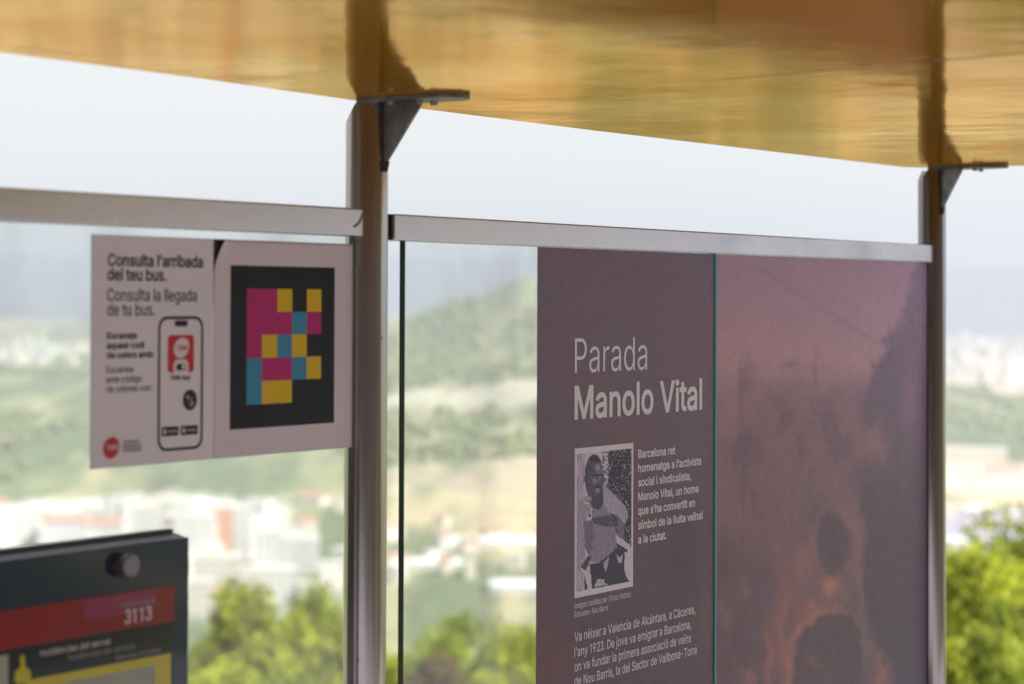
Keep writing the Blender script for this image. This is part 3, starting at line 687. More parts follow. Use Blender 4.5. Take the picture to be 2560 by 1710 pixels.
# ------------------------------------------------------------------ terrain
EYE = CAM[2]
PROF = {   # azimuth right of the view axis -> (distance, height relative to the eye)
    -17: ((700, -138), (1000, -140), (1400, -140), (2000, -125), (2800, -98), (3500, -84), (4500, -62), (5600, -36), (7000, -20), (9000, 150), (11500, 190)),
    -10: ((700, -138), (1000, -140), (1400, -140), (2000, -122), (2800, -96), (3500, -82), (4500, -60), (5600, -40), (7000, -10), (9000, 160), (11500, 200)),
    -4.5: ((700, -138), (1000, -138), (1400, -134), (2000, -104), (2600, -66), (3200, -44), (4500, -40), (5600, -30), (7000, 0), (9000, 150), (11500, 200)),
    -3: ((700, -137), (1000, -135), (1300, -128), (1700, -104), (2300, -58), (2700, -30), (3400, -50), (5600, -30), (7000, 10), (9000, 170), (11500, 200)),
    -1.3: ((700, -137), (1000, -133), (1300, -127), (1700, -102), (2300, -52), (2700, -5), (3400, -30), (5600, -30), (7000, 10), (9000, 170), (11500, 200)),
    0.6: ((700, -137), (1000, -133), (1300, -126), (1700, -100), (2300, -40), (2700, 28), (3400, 0), (5600, -20), (7000, 10), (9000, 170), (11500, 200)),
    5: ((700, -137), (1000, -135), (1300, -128), (1700, -104), (2300, -40), (2800, 55), (3400, 30), (5600, -20), (7000, 0), (9000, 150), (11500, 200)),
    9.5: ((700, -138), (1000, -140), (1500, -136), (2200, -128), (2800, -118), (3500, -122), (5000, -112), (6000, -105), (7000, -90), (9000, 120), (11500, 190)),
    17: ((700, -138), (1000, -140), (1500, -136), (2200, -130), (2800, -124), (3500, -128), (5000, -118), (6000, -108), (7000, -90), (9000, 150), (11500, 190)),
}
NEAR = ((0, -1.93), (5.2, -1.93), (8, -3.6), (20, -9.5), (60, -26), (150, -52), (300, -88), (500, -120))
_az = sorted(PROF)

def ground_z(r, azd):
    """terrain height (world z); r in m, azd in degrees right of the view axis"""
    r = np.asarray(r, float)
    azd = np.asarray(azd, float)
    az = np.clip(azd, _az[0], _az[-1])
    zs = np.stack([np.interp(r, [p[0] for p in NEAR+PROF[a]], [p[1] for p in NEAR+PROF[a]]) for a in _az])
    idx = np.clip(np.searchsorted(_az, az)-1, 0, len(_az)-2)
    A = np.array(_az, float)
    t = (az-A[idx])/(A[idx+1]-A[idx])
    t = t*t*(3-2*t)
    pick = lambda k: np.take_along_axis(zs, k[None], 0)[0]
    z = pick(idx)*(1-t)+pick(idx+1)*t
    X = r*np.sin(np.radians(azd)); Yv = r*np.cos(np.radians(azd))
    rough = (fbm(X/420, Yv/420, 3)-0.5)*26*sstep(1350, 2200, r)*(1-sstep(6000, 8000, r))
    rough = rough+(fbm(X/1500, Yv/1500, 9, 5)-0.5)*130*sstep(7200, 9000, r)
    z = z+rough
    back = -1.93+np.minimum(np.maximum(r-9, 0)*0.42, 55)
    w = sstep(55, 120, np.abs(azd))
    return z*(1-w)+back*w+EYE

def polar(azd, r):
    a = np.radians(azd)
    return CAM[0]+r*(np.sin(a)*aR[0]+np.cos(a)*aF[0]), CAM[1]+r*(np.sin(a)*aR[1]+np.cos(a)*aF[1])

def az_of(xz):           # azimuth of a column of the zoomed view
    return math.degrees(math.atan((xz*K-PCX)/FPX))

def build_terrain():
    azs = np.concatenate([np.arange(-180, -20, 4.0), np.arange(-20, 20.01, 0.14), np.arange(24, 180.1, 4.0)])
    rs = np.concatenate([[0.0, 2.5, 4, 5.2, 6.5, 8, 11, 15, 20, 30, 45], np.geomspace(60, 700, 26), np.geomspace(730, 11500, 150)])
    Aa, Rr = np.meshgrid(azs, rs)
    Z = ground_z(Rr, Aa)
    X, Y = polar(Aa, Rr)
    # colours of the ground: scrub, woodland, dry grass, bare earth, paved strips
    cx, cy = Rr*np.sin(np.radians(Aa)), Rr*np.cos(np.radians(Aa))
    n1 = fbm(cx/80, cy/620, 21, 4)
    n2 = fbm(cx/34, cy/260, 33, 4)
    n3 = fbm(cx/120, cy/900, 41, 3)
    g1, g2 = np.array([.125, .155, .08]), np.array([.245, .262, .135])
    dry, earth = np.array([.46, .38, .24]), np.array([.52, .41, .30])
    pave = np.array([.40, .38, .40])
    t = sstep(.38, .62, n2)[..., None]
    c = g1*(1-t)+g2*t
    d = (sstep(.535, .66, n1*.6+n2*.4))[..., None]
    d = d*(1-.72*sstep(1350, 1500, Rr)*(1-sstep(6, 9, np.abs(Aa-1))))[..., None]
    c = c*(1-d)+dry*d
    e = (sstep(.57, .66, n3*.5+n2*.5)*sstep(800, 1500, Rr)*(1-sstep(2150, 2450, Rr)*(1-sstep(6, 9, np.abs(Aa-1)))))[..., None]
    c = c*(1-e*.8)+earth*e*.8
    fr_ = sstep(4500, 5600, Rr)[..., None]          # far built-up plain and ridge: haze blue put into their colour
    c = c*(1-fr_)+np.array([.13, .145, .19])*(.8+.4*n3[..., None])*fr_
    def strip(az0, az1, r0, r1, colr, a=.9, soft=.12):
        nonlocal c
        wob = 1+(fbm(Aa*1.3, Rr/900, 77)-.5)*.08
        r_ = Rr*wob
        m = sstep(az0-.4, az0+.2, Aa)*(1-sstep(az1-.2, az1+.4, Aa))
        w = (r1-r0)*soft+8
        m = m*sstep(r0-w, r0+w, r_)*(1-sstep(r1-w, r1+w, r_))
        m = m[..., None]*a
        c = c*(1-m)+np.array(colr)*m
    strip(-4.6, 3.5, 1820, 1980, (.60, .54, .48), .5)      # pale cut across the mid slope
    strip(-4.6, 1.5, 1380, 1500, (.46, .36, .29), .45)      # brown bank
    strip(9.0, 18, 1100, 1480, (.33, .31, .37), .9)         # paved yard on the right
    strip(9.0, 18, 1600, 1900, (.60, .50, .40), .8)
    strip(9.0, 18, 2000, 2200, (.08, .12, .05), .8)
    strip(-18, -7.6, 1440, 1505, (.66, .63, .60), .9)     # pale road bank behind the town
    strip(-18, -5, 2900, 3900, (.55, .50, .48), .6)         # far built-up plain
    strip(9.0, 18, 3300, 6200, (.58, .52, .50), .6)
    strip(-18, -6, 960, 1420, (.62, .59, .57), .9)          # streets of the town
    bk = sstep(70, 110, np.abs(Aa))[..., None]
    dark_bank = np.array([.046, .036, .032])*(.7+.6*n2[..., None])  # unseen slope behind the viewer, made dark to darken the steel's reflections
    c = c*(1-bk)+dark_bank*bk
    ne = (1-sstep(5, 9, Rr))[..., None]
    c = c*(1-ne)+np.array([.16, .16, .19])*ne
    verts = np.stack([X, Y, Z], -1).reshape(-1, 3)
    nA, nR = len(azs), len(rs)
    faces = []
    for j in range(nR-1):
        for i in range(nA-1):
            a = j*nA+i
            faces.append((a, a+1, a+nA+1, a+nA))
    m = bpy.data.materials.new('hillside_ground')
    m.use_nodes = True
    tt = m.node_tree
    p = tt.nodes['Principled BSDF']
    p.inputs['Roughness'].default_value = 0.95
    p.inputs['Specular IOR Level'].default_value = 0.1
    at = tt.nodes.new('ShaderNodeAttribute')
    at.attribute_name = 'ground'
    co = tt.nodes.new('ShaderNodeTexCoord')
    n = tt.nodes.new('ShaderNodeTexNoise')
    n.inputs['Scale'].default_value = 0.06
    n.inputs['Detail'].default_value = 8
    n.inputs['Roughness'].default_value = 0.7
    tt.links.new(co.outputs['Object'], n.inputs['Vector'])
    r = tt.nodes.new('ShaderNodeMapRange')
    r.inputs['From Min'].default_value, r.inputs['From Max'].default_value = .25, .75
    r.inputs['To Min'].default_value, r.inputs['To Max'].default_value = .5, 1.5
    tt.links.new(n.outputs['Fac'], r.inputs['Value'])
    mm = tt.nodes.new('ShaderNodeVectorMath')
    mm.operation = 'SCALE'
    tt.links.new(at.outputs['Color'], mm.inputs[0])
    tt.links.new(r.outputs['Result'], mm.inputs['Scale'])
    tt.links.new(mm.outputs['Vector'], p.inputs['Base Color'])
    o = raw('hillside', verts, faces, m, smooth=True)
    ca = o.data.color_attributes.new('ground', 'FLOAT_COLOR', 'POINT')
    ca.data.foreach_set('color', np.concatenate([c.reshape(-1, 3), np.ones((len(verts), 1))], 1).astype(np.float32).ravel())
    tag(o, kind='structure')
    return o

build_terrain()
pv = MB().box(-9, 9, -3.6, 3.1, -0.14, 0.0, 0.01)
tag(pv.build('pavement', mat('concrete_paving', (0.29, 0.295, 0.36), 0.9, var=.2, vscale=3, bump=.003, bscale=30), loc=(0, 0, 0)), kind='structure')

# ------------------------------------------------------------------ bus shelter
YP = 2.1475                       # plane of the posts, rails and glass
YR = 2.130                        # front face of the rails
YG = 2.1435                       # front face of the glass
shelter = empty('bus_shelter', (0.0, YP, 0.0), 'bus shelter of steel posts, rails and glass under a glossy yellow roof', 'bus shelter')

ROOF_Z = on_y(987, 264, YP+.02)[2]
ROOF_K = 0.0                      # the roof rises a little towards its right corner
def roof_z(x):
    return ROOF_Z+ROOF_K*(x-2.6)
ROOF_K = (on_y(2262, 417, YP+.045)[2]-ROOF_Z)/(on_y(2262, 417, YP+.045)[0]-2.6)
def on_roof(x, y, dz=0.0):
    d = ray(x, y)
    t = (ROOF_Z+dz-ROOF_K*2.6-CAM[2])/(d[2]-ROOF_K*d[0])
    return CAM+d*t
edge = [on_roof(x, y) for x, y in ((0, 131), (480, 193), (872, 249), (1500, 328), (2050, 393), (2262, 418), (2330, 420), (2560, 414))]
e0, e1 = edge[0], edge[1]
d0 = (e0-e1)/np.linalg.norm(e0-e1)
outline = [e0+d0*3.0+np.array([0, -.25, 0])]+edge
dN = (edge[-1]-edge[-2])/np.linalg.norm(edge[-1]-edge[-2])
outline += [edge[-1]+dN*2.6, np.array([edge[-1][0]+1.6, -2.6, 0]), np.array([outline[0][0]+.4, -2.6, 0])]
rm = MB()
rm.prism([(p[0], p[1], roof_z(p[0])) for p in outline], (0, 0, 0.045))
roof = rm.build('roof', M['roof'], shelter)
cl = MB()                         # welded crease lines of the sheet, seen as fine pale ridges
def ridge(m, a, b, w=.006, h=.00018):
    a, b = np.array(a), np.array(b)
    d = (b-a)/np.linalg.norm(b-a)
    n = np.array([-d[1], d[0], 0])*w
    m.bm.faces.new([m.bm.verts.new(q) for q in (a-n, a-np.array([0, 0, h]), b-np.array([0, 0, h]), b-n)])
    m.bm.faces.new([m.bm.verts.new(q) for q in (a-np.array([0, 0, h]), a+n, b+n, b-np.array([0, 0, h]))])
ridge(cl, on_roof(1630, 216, -.0003), on_roof(2640, 126, -.0003))
cl.build('seam', M['roof'], roof)
POST_R = 0.5*(971.5-864.7)/FPX*float(np.dot(on_y(918, 300, YP)-CAM, F2))
s_post1 = on_y(918, 300, YP)[0]
s_post2 = on_y(2136*K, 450, YP)[0]
PLATE_T = 0.006

def make_post(s, turn=(0.0, -1.0)):
    zt = roof_z(s)-PLATE_T-.0006
    n = 48
    m = MB()
    lo, hi = [], []
    for i in range(n):
        a = 2*math.pi*i/n
        x, y = s+POST_R*math.cos(a), YP+POST_R*math.sin(a)
        lo.append(m.bm.verts.new((x, y, -0.02)))
        cut = max(0.0, -.6*(x-s)+.8*(y-YP)-POST_R*.52)*1.9
        hi.append(m.bm.verts.new((x, y, zt-cut)))
    for i in range(n):
        f = m.bm.faces.new((lo[i], lo[(i+1) % n], hi[(i+1) % n], hi[i]))
        f.smooth = True
    c_ = m.bm.verts.new((s, YP, zt-.002))
    top = [m.bm.verts.new(v.co) for v in hi]
    for i in range(n):
        m.bm.faces.new((top[i], top[(i+1) % n], c_))
    p = m.build('post', M['steel_post'], shelter)
    # mounting plate: a round-ended bar that runs under the roof, away from the glass
    pl = MB()
    hw, y0, y1 = .036, YP+.004, YP-.195
    out = []
    for i in range(13):
        a = math.pi*i/12
        out.append((s+hw*math.cos(a), y0-.012+.012*math.sin(a), zt))
    for i in range(13):
        a = math.pi+math.pi*i/12
        out.append((s+hw*math.cos(a), y1+hw+hw*math.sin(a), zt))
    pl.prism(out, (0, 0, PLATE_T))
    pl.build('mounting_plate', M['dark_steel'], p)
    g = MB()
    t = .005
    gx, gy = turn                             # direction in which the bracket leaves the post
    zb = zt-.098
    def gp(q, z, o=0.0):
        return (s+gx*q-gy*o, YP+gy*q+gx*o, z)
    qa, qb = POST_R-.002, POST_R+.074
    o1, o2 = Vector(gp(0, 0, -t/2)), Vector(gp(0, 0, t/2))
    g.prism([gp(qa, zt-.0005, -t/2), gp(qb, zt-.0005, -t/2), gp(qb, zt-.007, -t/2), gp(qa+.006, zb, -t/2), gp(qa, zb, -t/2)], o2-o1)
    g.build('gusset', M['dark_steel'], p)
    w = MB()
    w.tube(gp(qa+.002, zb+.004), gp(qa+.002, zb-.012), .0095, .006, 14)
    w.tube(gp(qa, zb+.002), gp(qa, zt-.001), .0045, .0050, 10)
    w.build('weld', M['weld'], p)
    for k, (dx, yy) in enumerate(((-.020, YP-POST_R-.030), (.020, YP-POST_R-.030), (-.018, YP-.120), (.018, YP-.120))):
        b = MB()
        b.tube((s+dx, yy, zt+.001), (s+dx, yy, zt-.0065), .0062, .0062, 6)
        b.build('bolt', M['bolt'], p)
    return p

for s in (s_post1, s_post2, 2*s_post1-s_post2):
    make_post(s, (-.429, -.903) if s == s_post2 else (0.0, -1.0))

# top rails
def rail(s0, s1, z0, z1):
    m = MB()
    m.box(s0, s1, YR, YR+.035, z0, z1, .0028, 3)
    return m.build('top_rail', M['steel_rail'], shelter)

zr1, zr0 = on_y(1500, 564, YR)[2], on_y(1500, 622, YR)[2]
sA0, sA1 = on_y(985, 560, YR)[0], on_y(2335, 620, YR)[0]
sB1 = on_y(910, 560, YR)[0]
sB0 = 2*s_post1-s_post2+.044
railR = rail(sA0, sA1, zr0, zr1)
zl1, zl0 = on_y(455, 494, YR)[2], on_y(455, 572, YR)[2]
railL = rail(sB0, sB1, zl0, zl1)
MB().box(sA0-.0045, sA0-.0004, YR+.001, YR+.034, zr0+.001, zr1-.001, .001, 1).build('end_cap', M['black'], railR)
sc = MB()                          # half-moon scrape at the end of the left rail
ar0 = [(on_y(896+9*math.sin(a)-14*(1-math.cos(a)), 548+24*(1-math.cos(a))*1.0-22*math.sin(a)*0+0, YR)) for a in np.linspace(0, 1.5, 8)]
oa = [(888, 570), (899, 560), (905, 548), (908, 534)]
ob = [(904, 532), (900, 546), (894, 556), (881, 566)]
pp = [on_y(x, y, YR) for x, y in oa+ob]
for q in pp:
    q[1] = YR-.0003
sc.face(pp)
sc.build('scrape', mat('scraped_steel', (.28, .25, .25), .6, .6), railL)

def pane(s0, s1, z0, z1, left_edge, right_edge, t=.0115):
    """glass sheet: clear faces, coloured edges"""
    m = bmesh.new()
    v = [m.verts.new(c) for c in ((s0, YG, z0), (s1, YG, z0), (s1, YG, z1), (s0, YG, z1),
                                  (s0, YG+t, z0), (s1, YG+t, z0), (s1, YG+t, z1), (s0, YG+t, z1))]
    for idx, mi in (((0, 1, 2, 3), 0), ((5, 4, 7, 6), 0), ((0, 3, 7, 4), left_edge), ((1, 5, 6, 2), right_edge), ((0, 4, 5, 1), 1), ((3, 2, 6, 7), 1)):
        f = m.faces.new([v[i] for i in idx])
        f.material_index = mi
    me = bpy.data.meshes.new('glass_pane')
    base = Vector(shelter['_base'])
    for q in m.verts:
        q.co -= base
    m.to_mesh(me)
    m.free()
    return link('glass_pane', me, [M['glass'], M['edge'], M['teal']], shelter, base)

s_g0 = on_y(1012, 900, YG)[0]
s_seam0, s_seam1 = on_y(1784.5, 900, YG)[0], on_y(1789.5, 900, YG)[0]
s_g1 = on_y(2317, 900, YG)[0]
pane(s_g0, s_seam0, .25, zr0+.012, 1, 1)
pane(s_seam1, s_g1, .25, zr0+.012, 2, 1)
s_gl1 = on_y(884, 1300, YG)[0]
pane(sB0+.03, s_gl1, .25, zl0+.012, 1, 1)
# light caught by the pane edges in the right joint, painted as a teal strip
MB().box(s_seam0+.0004, s_seam1-.0004, YG-.0035, YG+.007, .25, zr0-.0005).build('lit_edge_strip', M['teal'], shelter)

# ------------------------------------------------------------------ arrival notice (left sheet on the left glass)
YN = YG-.0048
s0, s1, z0, z1 = rect_sz((232, 590), (531, 1152), YN)
z1 = on_y(300, 588, YN)[2]
z0 = on_y(400, 1159, YN)[2]
notice = empty('arrival_notice', (s0, YN, z0), 'white bus arrival notice with a drawn phone, on the left glass', 'notice')
MB().box(s0, s1, YN, YN+.0042, z0, z1, .0006, 1).build('board', M['white'], notice)

def put(body, x, y, xr, cap, w=0, mt='ink', root=None, Y=None, **kw):
    return lettering(body, (x, y), xr, cap, Y, M[mt], root, off=w, **kw)

N = dict(root=notice, Y=YN)
put('Consulta l’arribada', 269, 664.5, 506.5, 31, 17, **N)
put('del teu bus.', 268, 701, 415.5, 31, 17, **N)
put('Consulta la llegada', 267.5, 752.5, 491.5, 31, 3, **N)
put('de tu bus.', 267.5, 789.5, 386, 31, 3, **N)
put('Escaneja', 267, 847.6, 341, 16.8, 20, **N)
put('aquest codi', 266.5, 872.5, 360, 16.8, 20, **N)
put('de colors amb:', 266.5, 896.5, 384, 16.8, 20, **N)
put('Escanea', 265.5, 932.6, 331.7, 16.8, 2, **N)
put('este código', 265.5, 957.5, 354, 16.8, 2, **N)
put('de colores con:', 265.5, 981.7, 379, 16.8, 2, **N)
# drawn phone
a0, a1, b0, b1 = rect_sz((395.5, 791), (506, 1121), YN)
wl = .0042
flat('phone_drawing', rrect(a0, a1, b0, b1, .017), YN-.0004, M['ink'], notice, rrect(a0+wl, a1-wl, b0+wl, b1-wl, .0135))
a0, a1, b0, b1 = rect_sz((436, 801), (469, 816), YN)
flat('phone_camera_slot', rrect(a0, a1, b0, b1, (b1-b0)*.48), YN-.0005, M['ink'], notice)
a0, a1, b0, b1 = rect_sz((419.5, 838), (484, 930), YN)
icon = flat('app_icon', rrect(a0, a1, b0, b1, .006), YN-.0004, M['red'], notice)
def ell_px(cx, cy, rx, ry, Y, tilt=0.0):
    c, e = on_y(cx, cy, Y), on_y(cx+rx, cy, Y)
    t = on_y(cx, cy-ry, Y)
    return ell(c[0], c[2], e[0]-c[0], t[2]-c[2], tilt=tilt)
flat('app_emblem', ell_px(453, 869.5, 20, 24, YN, .5), YN-.0007, M['paper'], icon)
lettering('TMB', (440, 876), 467, 12, YN, M['red'], icon, off=16, slant=.25, eps=.001, name='emblem_lettering')
a0, a1, b0, b1 = rect_sz((433, 899), (470, 931), YN)
arch = [(a0, b0)]+[(p[0], p[1]) for p in rrect(a0, a1, b0-.03, b1, .008)[7:14]][::-1]
top = rrect(a0, a1, b0-.03, b1, .008)
arch = [(a1, b0)]+top[0:14]+[(a0, b0)]
flat('app_switch_shape', arch, YN-.0007, M['paper'], icon)
a0, a1, b0, b1 = rect_sz((440, 910), (464, 925), YN)
flat('app_switch', rrect(a0, a1, b0, b1, (b1-b0)*.45), YN-.001, M['ink'], icon)
flat('app_switch_knob', ell_px(457.5, 916.6, 5, 5.6, YN), YN-.0013, M['paper'], icon)
put('TMB App', 425.5, 950, 475, 11, 16, **N)
ci = flat('round_code_emblem', ell_px(474.5, 1000, 17.5, 26, YN), YN-.0005, M['ink'], notice)
for cx, cy, k in ((468, 992, 'yellow'), (474, 998, 'blue'), (480, 996, 'magenta'), (472, 1007, 'magenta'), (480, 1008, 'yellow'), (476, 1015, 'blue')):
    flat('code_dot', ell_px(cx, cy, 3, 4.4, YN), YN-.0008, M[k], ci)
for px0, px1 in (((403.5, 1068), (446, 1088.5)), ((451.5, 1065), (494, 1085.5))):
    a0, a1, b0, b1 = rect_sz(px0, px1, YN)
    bd = flat('store_badge', rrect(a0, a1, b0, b1, .0022), YN-.0005, M['ink'], notice)
    flat('badge_mark', ell(a0+.006, (b0+b1)/2, .0028, .0036), YN-.0008, M['paper'], bd)
    flat('badge_line', rrect(a0+.012, a1-.003, (b0+b1)/2-.0016, (b0+b1)/2+.0016, .0008), YN-.0008, M['case_text_dim'], bd)
lg = flat('round_logo', ell_px(278, 1119.5, 21, 26, YN, .55), YN-.0005, M['red'], notice)
lettering('TMB', (264, 1126), 293, 13, YN, M['paper'], lg, off=16, slant=.25, eps=.0009, name='logo_lettering')
put('Transports', 307, 1109.5, 347, 8.5, 6, **N)
put('Metropolitans', 307, 1120, 354, 8.5, 6, **N)
put('de Barcelona', 307, 1130, 352, 8.5, 6, **N)

# ------------------------------------------------------------------ colour code sheet
YC = YG-.0032
s0 = on_y(533, 900, YC)[0]
s1 = on_y(881, 860, YC)[0]
z1 = on_y(700, 603.5, YC)[2]
z0 = on_y(700, 1133, YC)[2]
code = empty('colour_code_sheet', (s0, YC, z0), 'sheet of large magenta, yellow and blue squares on black, beside the left post', 'notice')
# sheet with the top left corner peeled back
nx, nz = 60, 60
vs, fs = [], []
cw, ch = (s1-s0)*.055, (z1-z0)*.17
for j in range(nz+1):
    for i in range(nx+1):
        s_, z_ = s0+(s1-s0)*i/nx, z1-(z1-z0)*j/nz
        lim = s0+cw*max(0.0, 1-(z1-z_)/ch)**1.6
        if s_ < lim:
            s_ = lim
        k = max(0.0, 1-(s_-lim)/(cw*1.6))*max(0.0, 1-(z1-z_)/ch)
        vs.append((s_, YC-.007*k*k, z_))
for j in range(nz):
    for i in range(nx):
        a = j*(nx+1)+i
        fs.append((a, a+nx+1, a+nx+2, a+1))
sheet = raw('sheet', vs, fs, M['white2'], code, smooth=True)
md = sheet.modifiers.new('thickness', 'SOLIDIFY')
md.thickness = .0006
md.offset = -1
MB().box(s0-.0006, s0+(s1-s0)*.30, YC+.0009, YC+.0024, z1-(z1-z0)*.30, z1).build('black_backing', M['black'], code)
u0, u1, w0, w1 = rect_sz((576.5, 664.5), (834.5, 1065), YC)
w0 = on_y(700, 1066, YC)[2]
w1 = on_y(700, 666, YC)[2]
flat('black_field', [(u0, w0), (u1, w0), (u1, w1), (u0, w1)], YC-.0004, M['ink2'], code)
g0, g1 = on_y(615.6, 850, YC)[0], on_y(801.8, 850, YC)[0]
h1, h0 = on_y(615.6, 721.5, YC)[2], on_y(615.6, 1012.5, YC)[2]
CODE = ('MMYKY', 'MMMBM', 'MYBYK', 'BMMBY', 'BYYKK')
for r in range(5):
    for c in range(5):
        k = CODE[r][c]
        if k != 'K':
            x0, x1 = g0+(g1-g0)*c/5, g0+(g1-g0)*(c+1)/5
            y1, y0 = h1-(h1-h0)*r/5, h1-(h1-h0)*(r+1)/5
            flat('colour_square', [(x0, y0), (x1, y0), (x1, y1), (x0, y1)], YC-.0008, M[{'M': 'magenta', 'Y': 'yellow', 'B': 'blue'}[k]], code)

# ------------------------------------------------------------------ memorial poster on the first right pane
YV = YG-.0009
LIT = 1.9

def blob(X, Y, cx, cy, rx, ry, p=2.0):
    d = ((X-cx)/rx)**2+((Y-cy)/ry)**2
    return np.exp(-d*1.1)

def over(c, m, colr, a=1.0):
    m = np.clip(m*a, 0, 1)[:, None]
    return c*(1-m)+np.array(colr, float)*m

def dark_print(u, v, X, Y):
    c = np.zeros((len(X), 3))+np.array([95, 79, 90.])
    wx, wy = (fbm(X/70, Y/90, 5)-.5)*60, (fbm(X/70, Y/90, 8)-.5)*80
    n = fbm((X+wx)/120, (Y+wy)/170, 12, 5)
    c = over(c, sstep(.45, .7, n), (86, 82, 97), .7)
    c = over(c, 1-sstep(.32, .5, n), (101, 79, 85), .45)
    c = over(c, sstep(900, 1500, Y), (78, 64, 72), .65)
    c = over(c, blob(X, Y, 1260, 1530, 70, 130), (98, 68, 70), .7)
    c = over(c, blob(X, Y, 1560, 1280, 60, 130), (70, 62, 76), .6)
    c = over(c, blob(X, Y, 1618, 1420, 22, 60), (108, 80, 78), .6)
    c = over(c, blob(X, Y, 1490, 1060, 30, 60), (74, 66, 80), .45)
    c = c+(fbm(X/9, Y/9, 61, 3)-.5)[:, None]*9
    return lin_arr(c, LIT)

s0, s1 = on_y(1231*K, 1050, YV)[0], s_seam0-.001
z1, z0 = zr0-.0008, 0.55
poster = empty('memorial_poster', (s0, YV, z0), 'dark mauve poster with white lettering and a black and white portrait, on the glass', 'poster')
colour_grid('sheet', s0, s1, z0, z1, YV, 120, 240, dark_print, M['vinyl'], poster, .0007)
Q = dict(root=poster, Y=YV, mt='lilac')
put('Parada', 1436.3, 932, 1617, 86, -3, **Q)
put('Manolo Vital', 1435.4, 1049.6, 1754.5, 85, 17, **Q)
for body, y, xr in (('Barcelona ret', 1146, 1688), ('homenatge a l’activista', 1181.3, 1752.5), ('social i sindicalista,', 1217, 1727),
                    ('Manolo Vital, un home', 1252.6, 1746), ('que s’ha convertit en', 1288, 1737),
                    ('símbol de la lluita veïnal', 1324, 1755.7), ('a la ciutat.', 1360, 1665.4)):
    put(body, 1594.6, y, xr, 21.3, 20, **Q)
put('Imatges cedides per l’Arxiu Històric', 1434.4, 1522.4, 1576, 15, 3, slant=.2, **Q)
put('Roquetes-Nou Barris', 1434.4, 1544, 1519, 15, 3, slant=.2, **Q)
for body, y, xr in (('Va nèixer a Valencia de Alcántara, a Cáceres,', 1604.8, 1737.3), ('l’any 1923. De jove va emigrar a Barcelona,', 1643, 1726.7),
                    ('on va fundar la primera associació de veïns', 1679.8, 1727), ('de Nou Barris, la del Sector de Vallbona-Torre', 1716.4, 1742)):
    put(body, 1435.3, y, xr, 24, 9, **Q)
# portrait
p0, p1 = on_y(1436.2, 1300, YV)[0], on_y(1582.6, 1290, YV)[0]
q1, q0 = on_y(1437.3, 1121.5, YV)[2], on_y(1435, 1496, YV)[2]
frame = flat('photo_border', [(p0, q0), (p1, q0), (p1, q1), (p0, q1)], YV-.0003, M['lilac'], poster)

def inside(poly, x, y):
    r = np.zeros(len(x), bool)
    n = len(poly)
    for i in range(n):
        x0, y0 = poly[i]
        x1, y1 = poly[(i+1) % n]
        if y0 == y1:
            continue
        c = ((y0 <= y) != (y1 <= y)) & (x < x0+(y-y0)/(y1-y0)*(x1-x0))
        r ^= c
    return r

